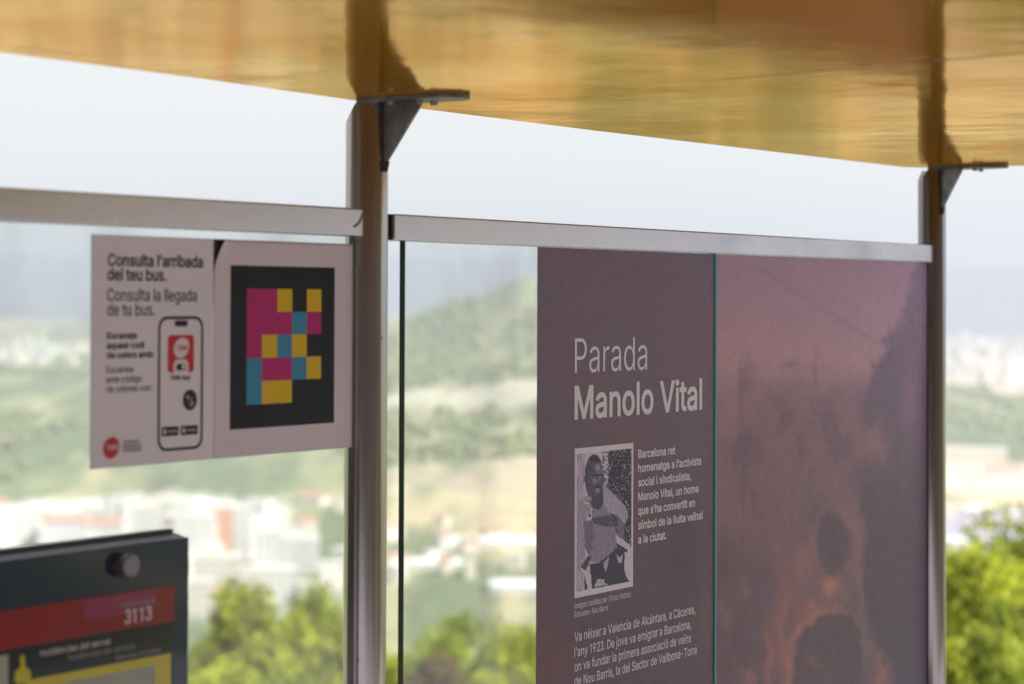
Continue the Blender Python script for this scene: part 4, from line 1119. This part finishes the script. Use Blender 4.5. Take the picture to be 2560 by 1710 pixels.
def portrait(u, v, X, Y):
    x = 130+430*u
    y = 148-40*u+v*(1132-45*u)
    n = fbm(x/14, y/14, 3, 4)
    n2 = fbm(x/9, y/12, 15, 3)
    g = np.full(len(x), 182.0)
    g = np.where(x < 186, 150+70*(fbm(x/10, y/60, 7)-.5)*1.6, g)
    fol = (x > 366+(n-.5)*30) & (y < 960)
    g = np.where(fol, np.where(n2 > .64, 125.0, 36.0)*(.7+.6*n), g)
    side = (x > 320) & (x < 372) & (y < 470)
    g = np.where(side, np.where(n > .52, 190.0, 80.0), g)
    wob = (n-.5)*14
    stripe = 11*np.sign(np.sin((x+.25*y+wob*2)/4.2))
    def P(poly, val, tex=0.0):
        nonlocal g
        m = inside(poly, x+wob, y+wob)
        g = np.where(m, val+tex, g)
    P([(325, 450), (372, 436), (440, 505), (505, 572), (533, 640), (505, 735), (450, 660), (400, 640), (330, 640)], 150, stripe)
    P([(440, 640), (505, 730), (500, 860), (450, 830)], 95, stripe*.7)
    P([(125, 610), (178, 560), (205, 690), (190, 1100), (125, 1085)], 140, stripe)
    P([(250, 560), (330, 560), (400, 660), (440, 800), (440, 905), (380, 1005), (300, 1050), (240, 1030), (190, 900), (240, 780)], 118, stripe)
    P([(200, 440), (330, 430), (335, 560), (300, 610), (245, 590)], 52)
    P([(245, 672), (380, 652), (430, 672), (436, 745), (350, 745), (245, 715)], 66, (n-.5)*50)
    P([(183, 700), (250, 690), (262, 820), (238, 965), (192, 900)], 96, (n-.5)*50)
    P([(430, 812), (470, 840), (556, 905), (540, 945), (440, 880)], 185)
    P([(228, 1050), (300, 1045), (440, 925), (500, 955), (548, 1200), (250, 1255)], 40)
    e = ((x-580)/78)**2+((y-1060)/150)**2
    g = np.where(e < 1, 190.0, g)
    P([(440, 975), (462, 1000), (492, 975), (478, 1050), (452, 1040)], 170)
    P([(335, 1040), (380, 990), (360, 1120), (340, 1080)], 150)
    P([(262, 1240), (285, 1180), (350, 1175), (340, 1200), (375, 1225)], 170, (n-.5)*60)
    P([(150, 1085), (205, 1090), (240, 1180), (252, 1262), (222, 1265), (190, 1130)], 185)
    P([(190, 1140), (215, 1260), (190, 1262)], 30)
    P([(180, 880), (240, 1000), (200, 1105), (160, 1080), (230, 960)], 55)
    h = ((x-262)/70)**2+((y-330)/172)**2
    face = 66+30*(n-.5)*2+70*np.exp(-(((x-290)/22)**2+((y-262)/34)**2))+70*np.exp(-(((x-268)/16)**2+((y-370)/22)**2))
    face = face+85*np.exp(-(((x-306)/7)**2+((y-335)/30)**2))+65*np.exp(-(((x-290)/15)**2+((y-445)/26)**2))
    g = np.where(h < 1, face, g)
    hair = (h < 1.08) & ((y < 205+(x-200)*.15+(n-.5)*20) | (x < 212))
    g = np.where(hair, 30+20*n, g)
    g = np.where((h < 1) & (np.abs(y-(310+.05*x)) < 9) & (x > 246), 42.0, g)
    g = np.where((h < 1) & (np.abs(y-418) < 9) & (x > 272), 34.0, g)
    g = np.where((((x-300)/11)**2+((y-398)/6)**2) < 1, 30.0, g)
    ear = ((x-200)/14)**2+((y-350)/40)**2
    g = np.where(ear < 1, 52.0, g)
    for cx, cy, rx, ry in ((216, 520, 32, 26), (214, 580, 34, 22), (208, 632, 26, 34)):
        k = ((x-cx)/rx)**2+((y-cy)/ry)**2
        g = np.where(k < 1, 165-70*np.sqrt(np.clip(k, 0, 1))*n*1.4, g)
    g = np.where((((x-232)/8)**2+((y-655)/10)**2) < 1, 25.0, g)
    g = g+(n2-.5)*26
    t = np.clip(g/190.0, 0, 1)[:, None]
    c = np.array([30, 32, 44.])*(1-t)+np.array([186, 182, 194.])*t
    return lin_arr(c, LIT*.9)

bw = (p1-p0)*.034
colour_grid('photograph', p0+bw, p1-bw, q0+bw*1.5, q1-bw*1.5, YV-.0006, 110, 230, portrait, M['photo'], frame)

# ------------------------------------------------------------------ mural poster on the second right pane
def soft_poly(poly, x, y, r):
    m = 0
    for k in range(10):
        a = k*2.4
        q = r*math.sqrt((k+.5)/10)
        m = m+inside(poly, x+q*math.cos(a), y+q*math.sin(a))
    return m/10.0

def mural_print(u, v, X, Y):
    # own measure of the picture: x from 690 (joint) to 1395 (right end), y from 120 (top) downwards
    x0, y0 = (X-1173.6)/.6783, (Y-504.3)/.6783
    wx = (fbm(x0/70, y0/90, 5, 5)-.5)*70
    wy = (fbm(x0/70, y0/90, 8, 5)-.5)*90
    fx = (fbm(x0/22, y0/34, 19, 4)-.5)*34
    fy = (fbm(x0/22, y0/34, 29, 4)-.5)*60
    x, y = x0+wx*.6+fx, y0+wy*.6+fy
    ky = [100, 300, 480, 600, 760, 1000, 1250, 1568, 2200]
    cs = np.array([(139, 112, 129), (144, 116, 130), (149, 118, 125), (122, 97, 106), (112, 90, 97), (110, 88, 94), (98, 79, 87), (90, 74, 80), (72, 60, 68)], float)
    c = np.stack([np.interp(y0+wy*.5, ky, cs[:, i]) for i in range(3)], -1)
    c = over(c, blob(x, y, 760, 430, 200, 110), (154, 121, 126), .7)
    c = over(c, blob(x, y, 720, 620, 60, 120), (146, 114, 118), .6)
    n = fbm((x0+wx)/60, (y0+wy)/110, 51, 5)
    low = sstep(520, 700, y0)
    c = over(c, sstep(.52, .70, n)*low, (92, 76, 88), .55)
    c = over(c, (1-sstep(.30, .46, n))*low, (126, 97, 99), .5)
    # wire, poles and a small dash against the sky
    d = np.abs((x0-830)*(420-160)-(y0-160)*(1240-830))/485.0
    c = over(c, (1-sstep(2, 11, d))*(x0 > 830)*(x0 < 1240), (124, 99, 114), .38)
    c = over(c, blob(x0+fx*.3, y, 772, 600, 7, 110)+blob(x0+fx*.3, y, 795, 530, 22, 60), (112, 90, 102), .8)
    c = over(c, blob(x0+fx*.3, y, 780, 860, 9, 150), (92, 76, 86), .7)
    c = over(c, blob(x0, y0+(x0-940)*.4, 940, 488, 20, 11), (106, 86, 104), .9)
    c = over(c, blob(x, y, 1036, 520, 9, 60)+blob(x, y, 855, 555, 25, 14), (118, 94, 106), .8)
    # tree mass on the right
    tm = soft_poly([(1420, 130), (1345, 185), (1318, 330), (1250, 440), (1205, 520), (1172, 640), (1200, 760), (1165, 900), (1200, 1060),
                    (1185, 1240), (1230, 1400), (1275, 1540), (1290, 2300), (1420, 2300)], x, y, 16)
    tc_ = np.stack([np.interp(y0, [150, 450, 800, 1100, 1568], t) for t in ((112, 98, 88, 76, 70), (96, 84, 76, 67, 62), (118, 102, 86, 77, 74))], -1)
    c = c*(1-tm[:, None]*.93)+tc_*tm[:, None]*.93
    c = over(c, blob(x, y, 1345, 600, 30, 150), (126, 98, 114), .7)
    c = over(c, blob(x, y, 1225, 760, 44, 70), (134, 102, 103), .75)
    c = over(c, blob(x, y, 1390, 330, 18, 150), (132, 104, 118), .6)
    c = over(c, blob(x, y, 1270, 480, 40, 60), (92, 80, 97), .5)
    # glow and figures below
    c = over(c, blob(x, y, 720, 970, 60, 110), (124, 95, 97), .6)
    c = over(c, blob(x, y, 725, 1150, 50, 60), (84, 69, 80), .6)
    c = over(c, blob(x, y, 985, 1160, 46, 90), (132, 96, 95), .8)
    c = over(c, blob(x, y, 925, 1380, 34, 200), (140, 97, 91), .9)
    c = over(c, blob(x, y, 872, 1490, 22, 130), (143, 96, 88), .9)
    c = over(c, blob(x, y, 1010, 1310, 60, 50), (146, 97, 90), .8)
    c = over(c, blob(x0+fx*.5, y0+fy*.5, 1076, 1235, 34, 46), (156, 105, 94), 1.0)
    c = over(c, blob(x, y, 1188, 1290, 9, 70), (134, 94, 91), .8)
    c = over(c, blob(x, y, 940, 1350, 16, 60), (94, 75, 82), .7)
    hd = np.sqrt(((x0+wx*.25+fx*.6-1086)/58)**2+((y0+wy*.25+fy*.6-1092)/104)**2)
    c = over(c, 1-sstep(.80, 1.2, hd), (79, 67, 77), .8)
    dome = soft_poly([(948, 1900), (950, 1520), (962, 1430), (1000, 1370), (1050, 1335), (1100, 1325), (1150, 1345), (1178, 1400), (1185, 1520), (1185, 1900)], x0+fx*.7, y0+fy*.5, 9)
    rim = soft_poly([(915, 1900), (922, 1480), (950, 1390), (1000, 1335), (1060, 1300), (1120, 1300), (1160, 1325), (1170, 1360), (1180, 1900)], x0+fx*.9, y0+fy*.7, 9)
    c = over(c, rim*(.25+.75*sstep(1165, 1040, x0))*np.clip(.45+1.1*(n-.25), 0, 1), (146, 101, 93), .9)
    c = over(c, dome, (77, 65, 73), .88)
    c = over(c, blob(x, y, 1014, 1485, 24, 24), (112, 86, 86), .8)
    c = over(c, blob(x, y, 1045, 1530, 16, 40), (100, 79, 82), .6)
    c = over(c, blob(x, y, 1245, 1530, 30, 60), (140, 94, 86), .8)
    c = over(c, blob(x, y, 818, 1550, 10, 40), (148, 96, 86), .7)
    c = over(c, blob(x, y, 760, 1450, 30, 110), (86, 70, 77), .6)
    c = c+(fbm(X/6, Y/14, 61, 3)-.5)[:, None]*12
    return lin_arr(c, LIT)

s0, s1 = s_seam1+.001, s_g1-.0015
mur = colour_grid('mural_poster', s0, s1, 0.55, zr0-.0008, YV, 120, 240, mural_print, M['vinyl'], None, .0007)
tag(mur, 'pink and brown poster of blurry dark clouds and salmon glow, right of the teal joint', 'poster')

# ------------------------------------------------------------------ stop information case (lower left)
YK = 2.098
sK1 = on_y(472, 1400, YK)[0]
zK1 = on_y(472, 1343, YK)[2]
sK0, zK0 = sK1-.62, zK1-.85
case = empty('information_case', (sK1-.3, YK, zK0), 'slate grey timetable case with red band and yellow frame, on the left glass', 'information case')
MB().prism([(sK0, YK+.002, zK0), (sK0, YK+.002, zK1-.0012), (sK0, YK+.026, zK1+.0050), (sK0, YK+.026, zK0)], (sK1-.001-sK0, 0, 0)).build('housing', M['housing'], case)
MB().box(sK0+.004, sK1-.003, YK+.0265, YK+.0405, zK0, zK1+.0105, .001, 1).build('back_plate', M['black'], case)
def cz(zx, zy):                    # point measured in the 3.824x view of the lower left corner
    return (zx/3.824, 1300+zy/3.824)
def cpatch(name, pts, mt, eps, parent=case):
    return patch(name, [cz(*p) for p in pts], YK, M[mt], parent, eps)
def crect(name, top_at, bot_at, x0, x1, mt, dy, parent=None):
    """rectangle of the case face: heights read at one point each, sides at px x"""
    zt, zb = on_y(*cz(*top_at), YK)[2], on_y(*cz(*bot_at), YK)[2]
    xa = sK0+.03 if x0 is None else on_y(*cz(x0, 900), YK)[0]
    xb = on_y(*cz(x1, 900), YK)[0]
    return flat(name, [(xa, zb), (xb, zb), (xb, zt), (xa, zt)], YK-dy, M[mt], parent or case)
fp = MB().box(sK0, sK1, YK, YK+.0018, zK0, zK1, .0006, 1).build('face_panel', M['slate'], case)
crect('inner_panel', (1660, 985), (1620, 2300), None, 1655, 'case_black', .0004)
band = crect('red_band', (800, 752), (800, 1112), None, 1660, 'case_red', .0008)
crect('plum_reflection', (1300, 694), (1300, 880), 800, 1480, 'case_reflection', .0011, band)  # reflection on the case front, painted as a plum rectangle
def cput(body, x, y, xr, cap, w, mt, parent=case, eps=.0014):
    a = cz(x, y)
    return lettering(body, a, xr/3.824, cap/3.824, YK, M[mt], parent, off=w, eps=eps)
cput('CODI PARADA', 1150, 838, 1475, 42, 5, 'case_text_dim', band)
cput('3113', 1182, 998, 1445, 140, 16, 'case_text', band)
cput('Incidències del servei', 380, 1305, 1045, 62, 12, 'case_text')
cput('Incidencias del servicio', 645, 1345, 1285, 58, 3, 'case_text_dim')
cput('Service incident', 1095, 1348, 1530, 58, 3, 'case_text_dim')
yf = crect('yellow_frame', (1200, 1352), (1200, 2600), 240, 1632, 'case_yellow', .0009)
crect('timetable_paper', (1200, 1440), (1200, 2500), 400, 1480, 'case_paper', .0013, yf)
crect('white_leaflet', (40, 1290), (40, 2400), None, 78, 'case_paper', .0009)
# yellow bell-shaped warning symbol
sy = MB()
b0 = [cz(*p) for p in ((205, 1290), (232, 1300), (236, 1400), (285, 1440), (290, 1510), (255, 1560), (165, 1572), (128, 1540), (140, 1450), (190, 1405), (186, 1300))]
bp = [on_y(x, y, YK) for x, y in b0]
for q in bp:
    q[1] = YK-.0011
sy.face(bp)
sy.build('warning_symbol', M['case_yellow'], case)
kc = on_y(*cz(1262, 440), YK-.018)
kn = MB()
kn.tube((kc[0], YK-.0002, kc[2]), (kc[0], YK-.0165, kc[2]), .0165, .0165, 36)
kn.tube((kc[0], YK-.0165, kc[2]), (kc[0], YK-.0185, kc[2]), .0165, .0145, 36)
kn.build('fixing_knob', M['knob'], case)

# ------------------------------------------------------------------ town in the valley
wall_cols = {'white': (.66, .64, .62), 'cream': (.64, .585, .51), 'pale': (.60, .60, .61), 'orange': (.62, .27, .13), 'brick': (.50, .26, .17), 'grey': (.52, .51, .51), 'blue': (.50, .58, .70)}
WM = {k: mat('wall_'+k, v, .85, 0, .3, var=.05, vscale=.1) for k, v in wall_cols.items()}
RM = {'tile': mat('roof_tile', (.42, .25, .20), .9, var=.15, vscale=.5), 'flat': mat('roof_gravel', (.60, .57, .54), .9, var=.1, vscale=.3), 'metal': mat('roof_sheet', (.72, .74, .77), .5, var=.05, vscale=.2)}
WIN = mat('window_dark', (.34, .35, .37), .3)
rng = random.Random(11)

def place(xz, rz_, d, side=False):
    """world x, y of a column at distance d; ground height there"""
    az = az_of(xz)
    x, y = polar(az, d)
    return x, y, float(ground_z(np.array([d]), np.array([az]))[0])

def top_z(row, d):       # height that shows at a row of the zoomed view
    return EYE-(row-690)/4922.0*d

def building(xz, wz, row, d, wall, roofk, label, group=None, deep=None, nwin=(0, 0), turn=0.0, accent=None, name='apartment_block', ztop=None):
    x, y, g = place(xz, row, d)
    g -= 1.5
    zt = top_z(row, d) if ztop is None else g+ztop
    zt = max(zt, g+5)
    w = wz/4922.0*d
    dp = deep or max(9.0, min(w, 16.0))
    root = empty(name, (x, y, g), label, 'building', group)
    az = math.radians(az_of(xz))
    root.rotation_euler = (0, 0, -(math.pi/2-YAW)-az+turn)
    H = zt-g
    base = Vector(root['_base'])
    def local(m, nm, mt):      # shapes given in the root's own frame: x across, y away from the viewer
        for v in m.bm.verts:
            v.co += base
        return m.build(nm, mt, root)
    b = MB().box(-w/2, w/2, 0, dp, 0, H)
    body = local(b, 'wall', WM[wall])
    if roofk == 'tile':
        r = MB()
        h = min(3.0, dp*.22)
        r.prism([(-w/2-.4, -.4, H+.003), (-w/2-.4, dp+.4, H+.003), (-w/2-.4, dp/2, H+h)], (w+.8, 0, 0))
        local(r, 'roof', RM['tile'])
    elif roofk == 'metal':
        r = MB()
        r.prism([(-w/2-.3, -.3, H+.003), (-w/2-.3, dp+.3, H+.003), (-w/2-.3, dp/2, H+1.6)], (w+.6, 0, 0))
        local(r, 'roof', RM['metal'])
    else:
        local(MB().box(-w/2-.15, w/2+.15, -.15, dp+.15, H+.003, H+.7), 'roof', RM['flat'])
        if H > 18:
            local(MB().box(-w*.18, w*.12, dp*.3, dp*.7, H+.703, H+3.4), 'lift_housing', WM[wall])
    if accent:
        local(MB().box(accent[1]*w, accent[2]*w, -.35, -.003, 0, H-.05), 'accent_wall', WM[accent[0]])
    nc, nr = nwin
    if nc:
        me = None
        for r in range(nr):
            for c in range(nc):
                cx = -w/2+w*(c+.5)/nc
                cz_ = H*(r+.55)/nr
                if me is None:
                    o = local(MB().box(-w/nc*.27, w/nc*.27, -.42, -.36, -H/nr*.26, H/nr*.26), 'window', WIN)
                    me = o
                else:
                    o = me.copy()
                    COL.objects.link(o)
                    o.parent = root
                o.location = (cx, .30 if not accent else 0.0, cz_)
    return root

# the blocks one can tell apart
building(540, 74, 1163, 1150, 'white', 'flat', 'tall block with an orange end wall, rising above the white town left of the post', nwin=(4, 8), accent=('orange', -.5, -.02), deep=14)
building(338, 72, 1166, 1170, 'white', 'flat', 'white tower above the top edge of the timetable case', nwin=(4, 9))
building(448, 96, 1182, 1190, 'white', 'flat', 'wide white block standing left of the orange tower', nwin=(7, 8))
building(618, 66, 1218, 1120, 'white', 'flat', 'white block just right of the orange tower', nwin=(4, 7))
building(690, 90, 1236, 1080, 'pale', 'flat', 'pale stepped block between the orange tower block and the post', nwin=(5, 6))
building(764, 60, 1292, 1040, 'white', 'flat', 'low white block nearest the left post, above the trees', nwin=(4, 4))
building(500, 110, 1275, 1010, 'cream', 'flat', 'long cream block in front of the orange tower', nwin=(8, 6))
building(620, 130, 1305, 990, 'white', 'flat', 'long white block directly above the left pine crowns', nwin=(9, 5))
building(462, 60, 1330, 960, 'cream', 'flat', 'cream block just right of the timetable case corner', nwin=(4, 5))
building(735, 90, 1340, 985, 'white', 'flat', 'white block behind the pines beside the left post', nwin=(6, 4))
building(415, 14, 1160, 1260, 'blue', 'flat', 'slim bluish tower top between two white blocks', deep=9)
building(30, 120, 1168, 1250, 'white', 'flat', 'white block at the left edge of the photo above the timetable case', nwin=(8, 4))
building(150, 90, 1188, 1230, 'pale', 'tile', 'pale house row with a red tiled roof above the timetable case', nwin=(5, 3))
building(240, 90, 1196, 1200, 'white', 'tile', 'white house with a red tiled roof left of the white tower', nwin=(5, 3))
building(1130, 210, 1300, 1130, 'white', 'metal', 'long white warehouse seen beside the dark poster', name='warehouse', deep=30)
building(985, 150, 1322, 1060, 'white', 'metal', 'white warehouse seen just right of the green glass edge', name='warehouse', deep=26)
building(1180, 110, 1372, 980, 'pale', 'metal', 'pale warehouse nearest the trees, left of the dark poster', name='warehouse', deep=24)
building(905, 50, 1282, 1180, 'white', 'flat', 'small white block right beside the left post', nwin=(3, 3))
building(2230, 150, 905, 1900, 'cream', 'flat', 'long sand coloured building right of the right post', name='long_building', deep=20, ztop=12)
building(2300, 90, 948, 1720, 'white', 'tile', 'white house with tiled roof at the right edge of the photo', deep=14, ztop=9)
building(2195, 40, 1222, 1230, 'white', 'metal', 'small white shed on the paved yard by the right post', name='shed', deep=12, ztop=6)
building(2250, 70, 1120, 1400, 'grey', 'metal', 'grey shed on the paved yard right of the right post', name='shed', deep=16, ztop=7)
# the rest reads as one pale town: nothing tells these apart
k = 0
for i in range(36):
    xz = rng.uniform(-20, 800)
    d = rng.uniform(960, 1420)
    row = 690+4922*140/d-rng.uniform(7, 14)/d*4922
    building(xz, rng.uniform(26, 70), row, d, rng.choice(['white', 'white', 'pale', 'cream']), rng.choice(['flat']*9+['tile']),
             'pale block of the crowded white town seen through the left glass', 'blocks of the white town', turn=rng.uniform(-.5, .5))
for i in range(18):
    xz = rng.uniform(-30, 230)
    d = rng.uniform(2900, 3900)
    building(xz, rng.uniform(14, 34), 0, d, rng.choice(['pale', 'pale', 'cream']), 'flat', 'tiny hazy white block of the far plain at the left edge',
             'far blocks on the left', ztop=rng.uniform(9, 20), turn=rng.uniform(-.5, .5))
for i in range(46):
    xz = rng.uniform(2160, 2380)
    d = rng.uniform(3300, 6000)
    building(xz, rng.uniform(12, 34), 0, d, rng.choice(['white', 'pale', 'cream']), 'flat', 'tiny hazy pale block of the far plain right of the right post',
             'far blocks on the right', ztop=rng.uniform(12, 30), turn=rng.uniform(-.5, .5))
for i in range(12):
    xz = rng.uniform(895, 1240)
    d = rng.uniform(1010, 1250)
    building(xz, rng.uniform(20, 50), 0, d, rng.choice(['white', 'pale', 'cream']), rng.choice(['flat', 'tile']), 'small pale house scattered below the hill, left of the dark poster',
             'small houses below the hill', ztop=rng.uniform(6, 11), turn=rng.uniform(-.5, .5))

# ------------------------------------------------------------------ vegetation
def crown_mesh(seed, h, wdt, leaves, leaf, shape):
    """leaf-sized faces in clumps along limbs; returns vertices and faces with the base of the crown at 0"""
    r = np.random.default_rng(seed)
    clumps = []
    for i in range(shape['n']):
        t = r.random()**.75
        rad = wdt*(.5-.42*t**shape['p'])*math.sqrt(r.random())*(1.05)
        a = r.random()*2*math.pi
        clumps.append((rad*math.cos(a), rad*math.sin(a), h*(t*.92), wdt*shape['c']*(.55+.7*r.random())))
    V, Fc = [], []
    C = np.array(clumps)
    pick = r.integers(0, len(C), leaves)
    d = r.normal(size=(leaves, 3))
    d /= np.linalg.norm(d, axis=1)[:, None]
    rr = r.random(leaves)**.45
    cen = C[pick, :3]+d*(C[pick, 3]*rr)[:, None]*np.array([1, 1, .72])
    n = r.normal(size=(leaves, 3))*.8+d*.6+np.array([0, 0, .5])
    n /= np.linalg.norm(n, axis=1)[:, None]
    t1 = np.cross(n, r.normal(size=(leaves, 3)))
    t1 /= np.linalg.norm(t1, axis=1)[:, None]
    t2 = np.cross(n, t1)
    sz = leaf*(.6+.8*r.random(leaves))[:, None]
    q = np.stack([cen-t1*sz, cen-t2*sz*.45, cen+t1*sz, cen+t2*sz*.45], 1).reshape(-1, 3)
    return q, [(4*i, 4*i+1, 4*i+2, 4*i+3) for i in range(leaves)], C

LM = {'bright': leaf_mat('bright_pine_needles', (.17, .21, .03), (.55, .59, .07)),
      'mid': leaf_mat('pine_needles', (.12, .16, .03), (.44, .50, .08)),
      'dark': leaf_mat('dark_cypress_leaves', (.03, .055, .016), (.10, .14, .03)),
      'brown': leaf_mat('dry_shrub_leaves', (.10, .075, .035), (.22, .17, .07))}
BARK = mat('bark', (.16, .11, .075), .9, var=.3, vscale=4, bump=.02, bscale=9)
protos = {}

def tree_proto(kind, variant):
    key = (kind, variant)
    if key in protos:
        return protos[key]
    sh = {'bright': dict(n=60, p=1.5, c=.11), 'mid': dict(n=56, p=1.3, c=.12), 'dark': dict(n=60, p=1.2, c=.10), 'brown': dict(n=40, p=2.0, c=.14)}[kind]
    h, w = {'bright': (6.2, 5.0), 'mid': (6.0, 5.2), 'dark': (7.0, 3.4), 'brown': (3.0, 3.4)}[kind]
    q, f, C = crown_mesh(100*variant+len(kind), h, w, 17000, .085, sh)
    zb = 10.0-h
    q = q+np.array([0, 0, zb])
    root = bpy.data.objects.new('pine_tree', None)
    root['_base'] = [0.0, 0.0, 0.0]
    me = bpy.data.meshes.new('crown')
    me.from_pydata(q.tolist(), [], f)
    me.materials.append(LM[kind])
    cr_ = bpy.data.objects.new('crown', me)
    t = MB()
    t.tube((0, 0, -1.5), (.1, .05, zb+.5), .20, .13, 12)
    t.tube((.1, .05, zb+.5), (0, 0, zb+h*.9), .13, .03, 10)
    for i in range(0, len(C), 4):
        c = C[i]
        t.tube((0, 0, zb+max(.2, c[2]*.75)), (c[0], c[1], zb+c[2]), .055, .015, 6, False)
    me2 = bpy.data.meshes.new('trunk')
    bmesh.ops.recalc_face_normals(t.bm, faces=t.bm.faces[:])
    t.bm.to_mesh(me2)
    t.bm.free()
    me2.materials.append(BARK)
    tr_ = bpy.data.objects.new('trunk', me2)
    protos[key] = (root, cr_, tr_)
    return protos[key]

def tree(xz, row, d, kind, variant, label, name='pine_tree', wide=1.0, group=None):
    x, y, g = place(xz, row, d)
    zt = top_z(row, d)
    src = tree_proto(kind, variant)
    root = src[0].copy()
    root.name = name
    COL.objects.link(root)
    k = (zt-g)/9.85
    root.location = (x, y, g)
    root.scale = (k*wide, k*wide, k)
    root.rotation_euler = (0, 0, (xz*7.13) % 6.28)
    tag(root, label, 'tree', group)
    for s_ in src[1:]:
        o = s_.copy()
        COL.objects.link(o)
        o.parent = root
    return root

T = [
    (610, 1425, 31, 'bright', 2, 'yellow green pine filling the dip between the two highest tops, left glass'),
    (455, 1530, 25, 'bright', 1, 'yellow green pine hidden half behind the right side of the timetable case'),
    (660, 1520, 24, 'mid', 1, 'green pine lowest of all at the bottom edge, left glass'),
    (770, 1430, 34, 'bright', 3, 'yellow green pine just touching the left post, below the taller green one'),
    (2310, 1222, 29, 'bright', 3, 'yellow green pine at the right edge, below the tallest tree there'),
    (2275, 1395, 22, 'mid', 2, 'green pine lowest at the bottom of the strip right of the right post'),
    (555, 1325, 33, 'bright', 1, 'yellow green pine whose top is highest of those left of the left post'),
    (655, 1385, 36, 'bright', 2, 'yellow green pine between the two higher tops left of the left post'),
    (738, 1335, 39, 'mid', 1, 'green pine standing closest to the left side of the left post'),
    (478, 1452, 37, 'mid', 2, 'green pine against the right edge of the timetable case'),
    (610, 1478, 29, 'mid', 3, 'darker green pine low in front of the yellow green pines, left glass'),
    (705, 1470, 28, 'bright', 3, 'yellow green pine at the bottom edge just left of the left post'),
    (520, 1500, 27, 'bright', 2, 'yellow green pine at the bottom edge right of the timetable case'),
    (1045, 1392, 88, 'mid', 2, 'small dark green tree highest in the gap between green glass edge and dark poster'),
    (1150, 1425, 76, 'mid', 1, 'green tree left of the dark poster, below the pale warehouse'),
    (1215, 1432, 50, 'bright', 1, 'yellow green pine touching the left edge of the dark poster'),
    (1120, 1496, 44, 'bright', 3, 'yellow green pine at the bottom edge left of the dark poster'),
    (905, 1450, 92, 'mid', 3, 'green tree right behind the left post and the green glass edge'),
    (955, 1482, 70, 'mid', 1, 'green tree just right of the green glass edge, near the bottom'),
    (2185, 1222, 30, 'bright', 2, 'yellow green pine touching the right post'),
    (2245, 1235, 27, 'bright', 1, 'yellow green pine in the middle of the strip right of the right post'),
    (2205, 1400, 23, 'bright', 3, 'yellow green pine at the bottom edge by the right post'),
    (2350, 1290, 24, 'mid', 3, 'green pine low at the right edge of the photo'),
]
for a in T:
    tree(*a, wide=.56)
tree(2338, 1160, 34, 'mid', 1, 'green tree rising highest at the right edge of the photo', 'pine_tree')
# added trees behind the viewer, out of view, to darken and streak the steel's reflections
for i_, (az_, d_) in enumerate(((118, 12), (140, 10.5), (158, 13), (176, 11), (195, 13.5), (214, 11), (236, 13), (255, 11.5))):
    x_, y_ = polar(az_, d_)
    g_ = float(ground_z(np.array([d_]), np.array([az_ if az_ <= 180 else az_-360]))[0])
    src_ = tree_proto('dark', 1)
    root_ = src_[0].copy()
    root_.name = 'reflection_tree'
    COL.objects.link(root_)
    root_.location = (x_, y_, g_-.3)
    root_.scale = (.62, .62, .5+.06*(i_ % 3))
    root_.rotation_euler = (0, 0, i_*1.1)
    tag(root_, 'added dark tree behind the viewer, mirrored in the steel posts', 'tree', 'added trees behind the viewer')
    for s_ in src_[1:]:
        o_ = s_.copy()
        COL.objects.link(o_)
        o_.parent = root_
tree(1000, 1528, 62, 'brown', 1, 'brown dry shrub at the bottom edge right of the green glass edge', 'dry_shrub', wide=.8)

# woodland on the far slopes: one mass nobody could count
def woodland():
    r = np.random.default_rng(5)
    V, Fc = [], []
    ico = bmesh.new()
    bmesh.ops.create_icosphere(ico, subdivisions=1, radius=1.0)
    iv = np.array([v.co[:] for v in ico.verts])
    ifc = [[v.index for v in f.verts] for f in ico.faces]
    ico.free()
    n = 15000
    az = r.uniform(-17, 17, n)
    d = np.sqrt(r.uniform(1430**2, 3300**2, n))
    cx, cy = d*np.sin(np.radians(az)), d*np.cos(np.radians(az))
    dens = fbm(cx/75, cy/480, 91, 4)
    keep = (dens > np.where(az < -4.5, .52, .46)) & ~((az < -4) & (d < 1560)) & ~((az > 8.5) & (d < 1950)) & ~((np.abs(d-1900) < 90) & (az > -5) & (az < 4)) & ~((d < 1520) & (az > -5) & (az < 2) & (d > 1370))
    az, d = az[keep], d[keep]
    gz = ground_z(d, az)
    X, Y = polar(az, d)
    verts = []
    b = 0
    for i in range(len(az)):
        s_ = r.uniform(3.0, 7.5)
        j = 1+r.normal(size=iv.shape)*.17
        verts.append(iv*j*np.array([s_, s_, s_*.8])+np.array([X[i], Y[i], gz[i]+s_*.35]))
        Fc += [[b+k for k in f] for f in ifc]
        b += len(iv)
    o = raw('woodland', np.vstack(verts), Fc, leaf_mat('far_woodland_leaves', (.105, .14, .065), (.265, .29, .125), .15))
    tag(o, kind='stuff')
    return o
woodland()

# ------------------------------------------------------------------ hazy air over the valley
hz = MB().box(-13000, 13000, -13000, 13000, -150.0, 330.0)
hm = bpy.data.materials.new('haze_air')
hm.use_nodes = True
ht = hm.node_tree
ht.nodes.clear()
ho = ht.nodes.new('ShaderNodeOutputMaterial')
hv = ht.nodes.new('ShaderNodeVolumePrincipled')
hv.inputs['Color'].default_value = (.535, .575, .69, 1)
hv.inputs['Density'].default_value = 0.00022
hv.inputs['Anisotropy'].default_value = 0.2
ht.links.new(hv.outputs['Volume'], ho.inputs['Volume'])
ob = hz.build('haze', hm, loc=(0, 0, 0))
tag(ob, kind='stuff')

for o in bpy.data.objects:
    if '_base' in o:
        del o['_base']
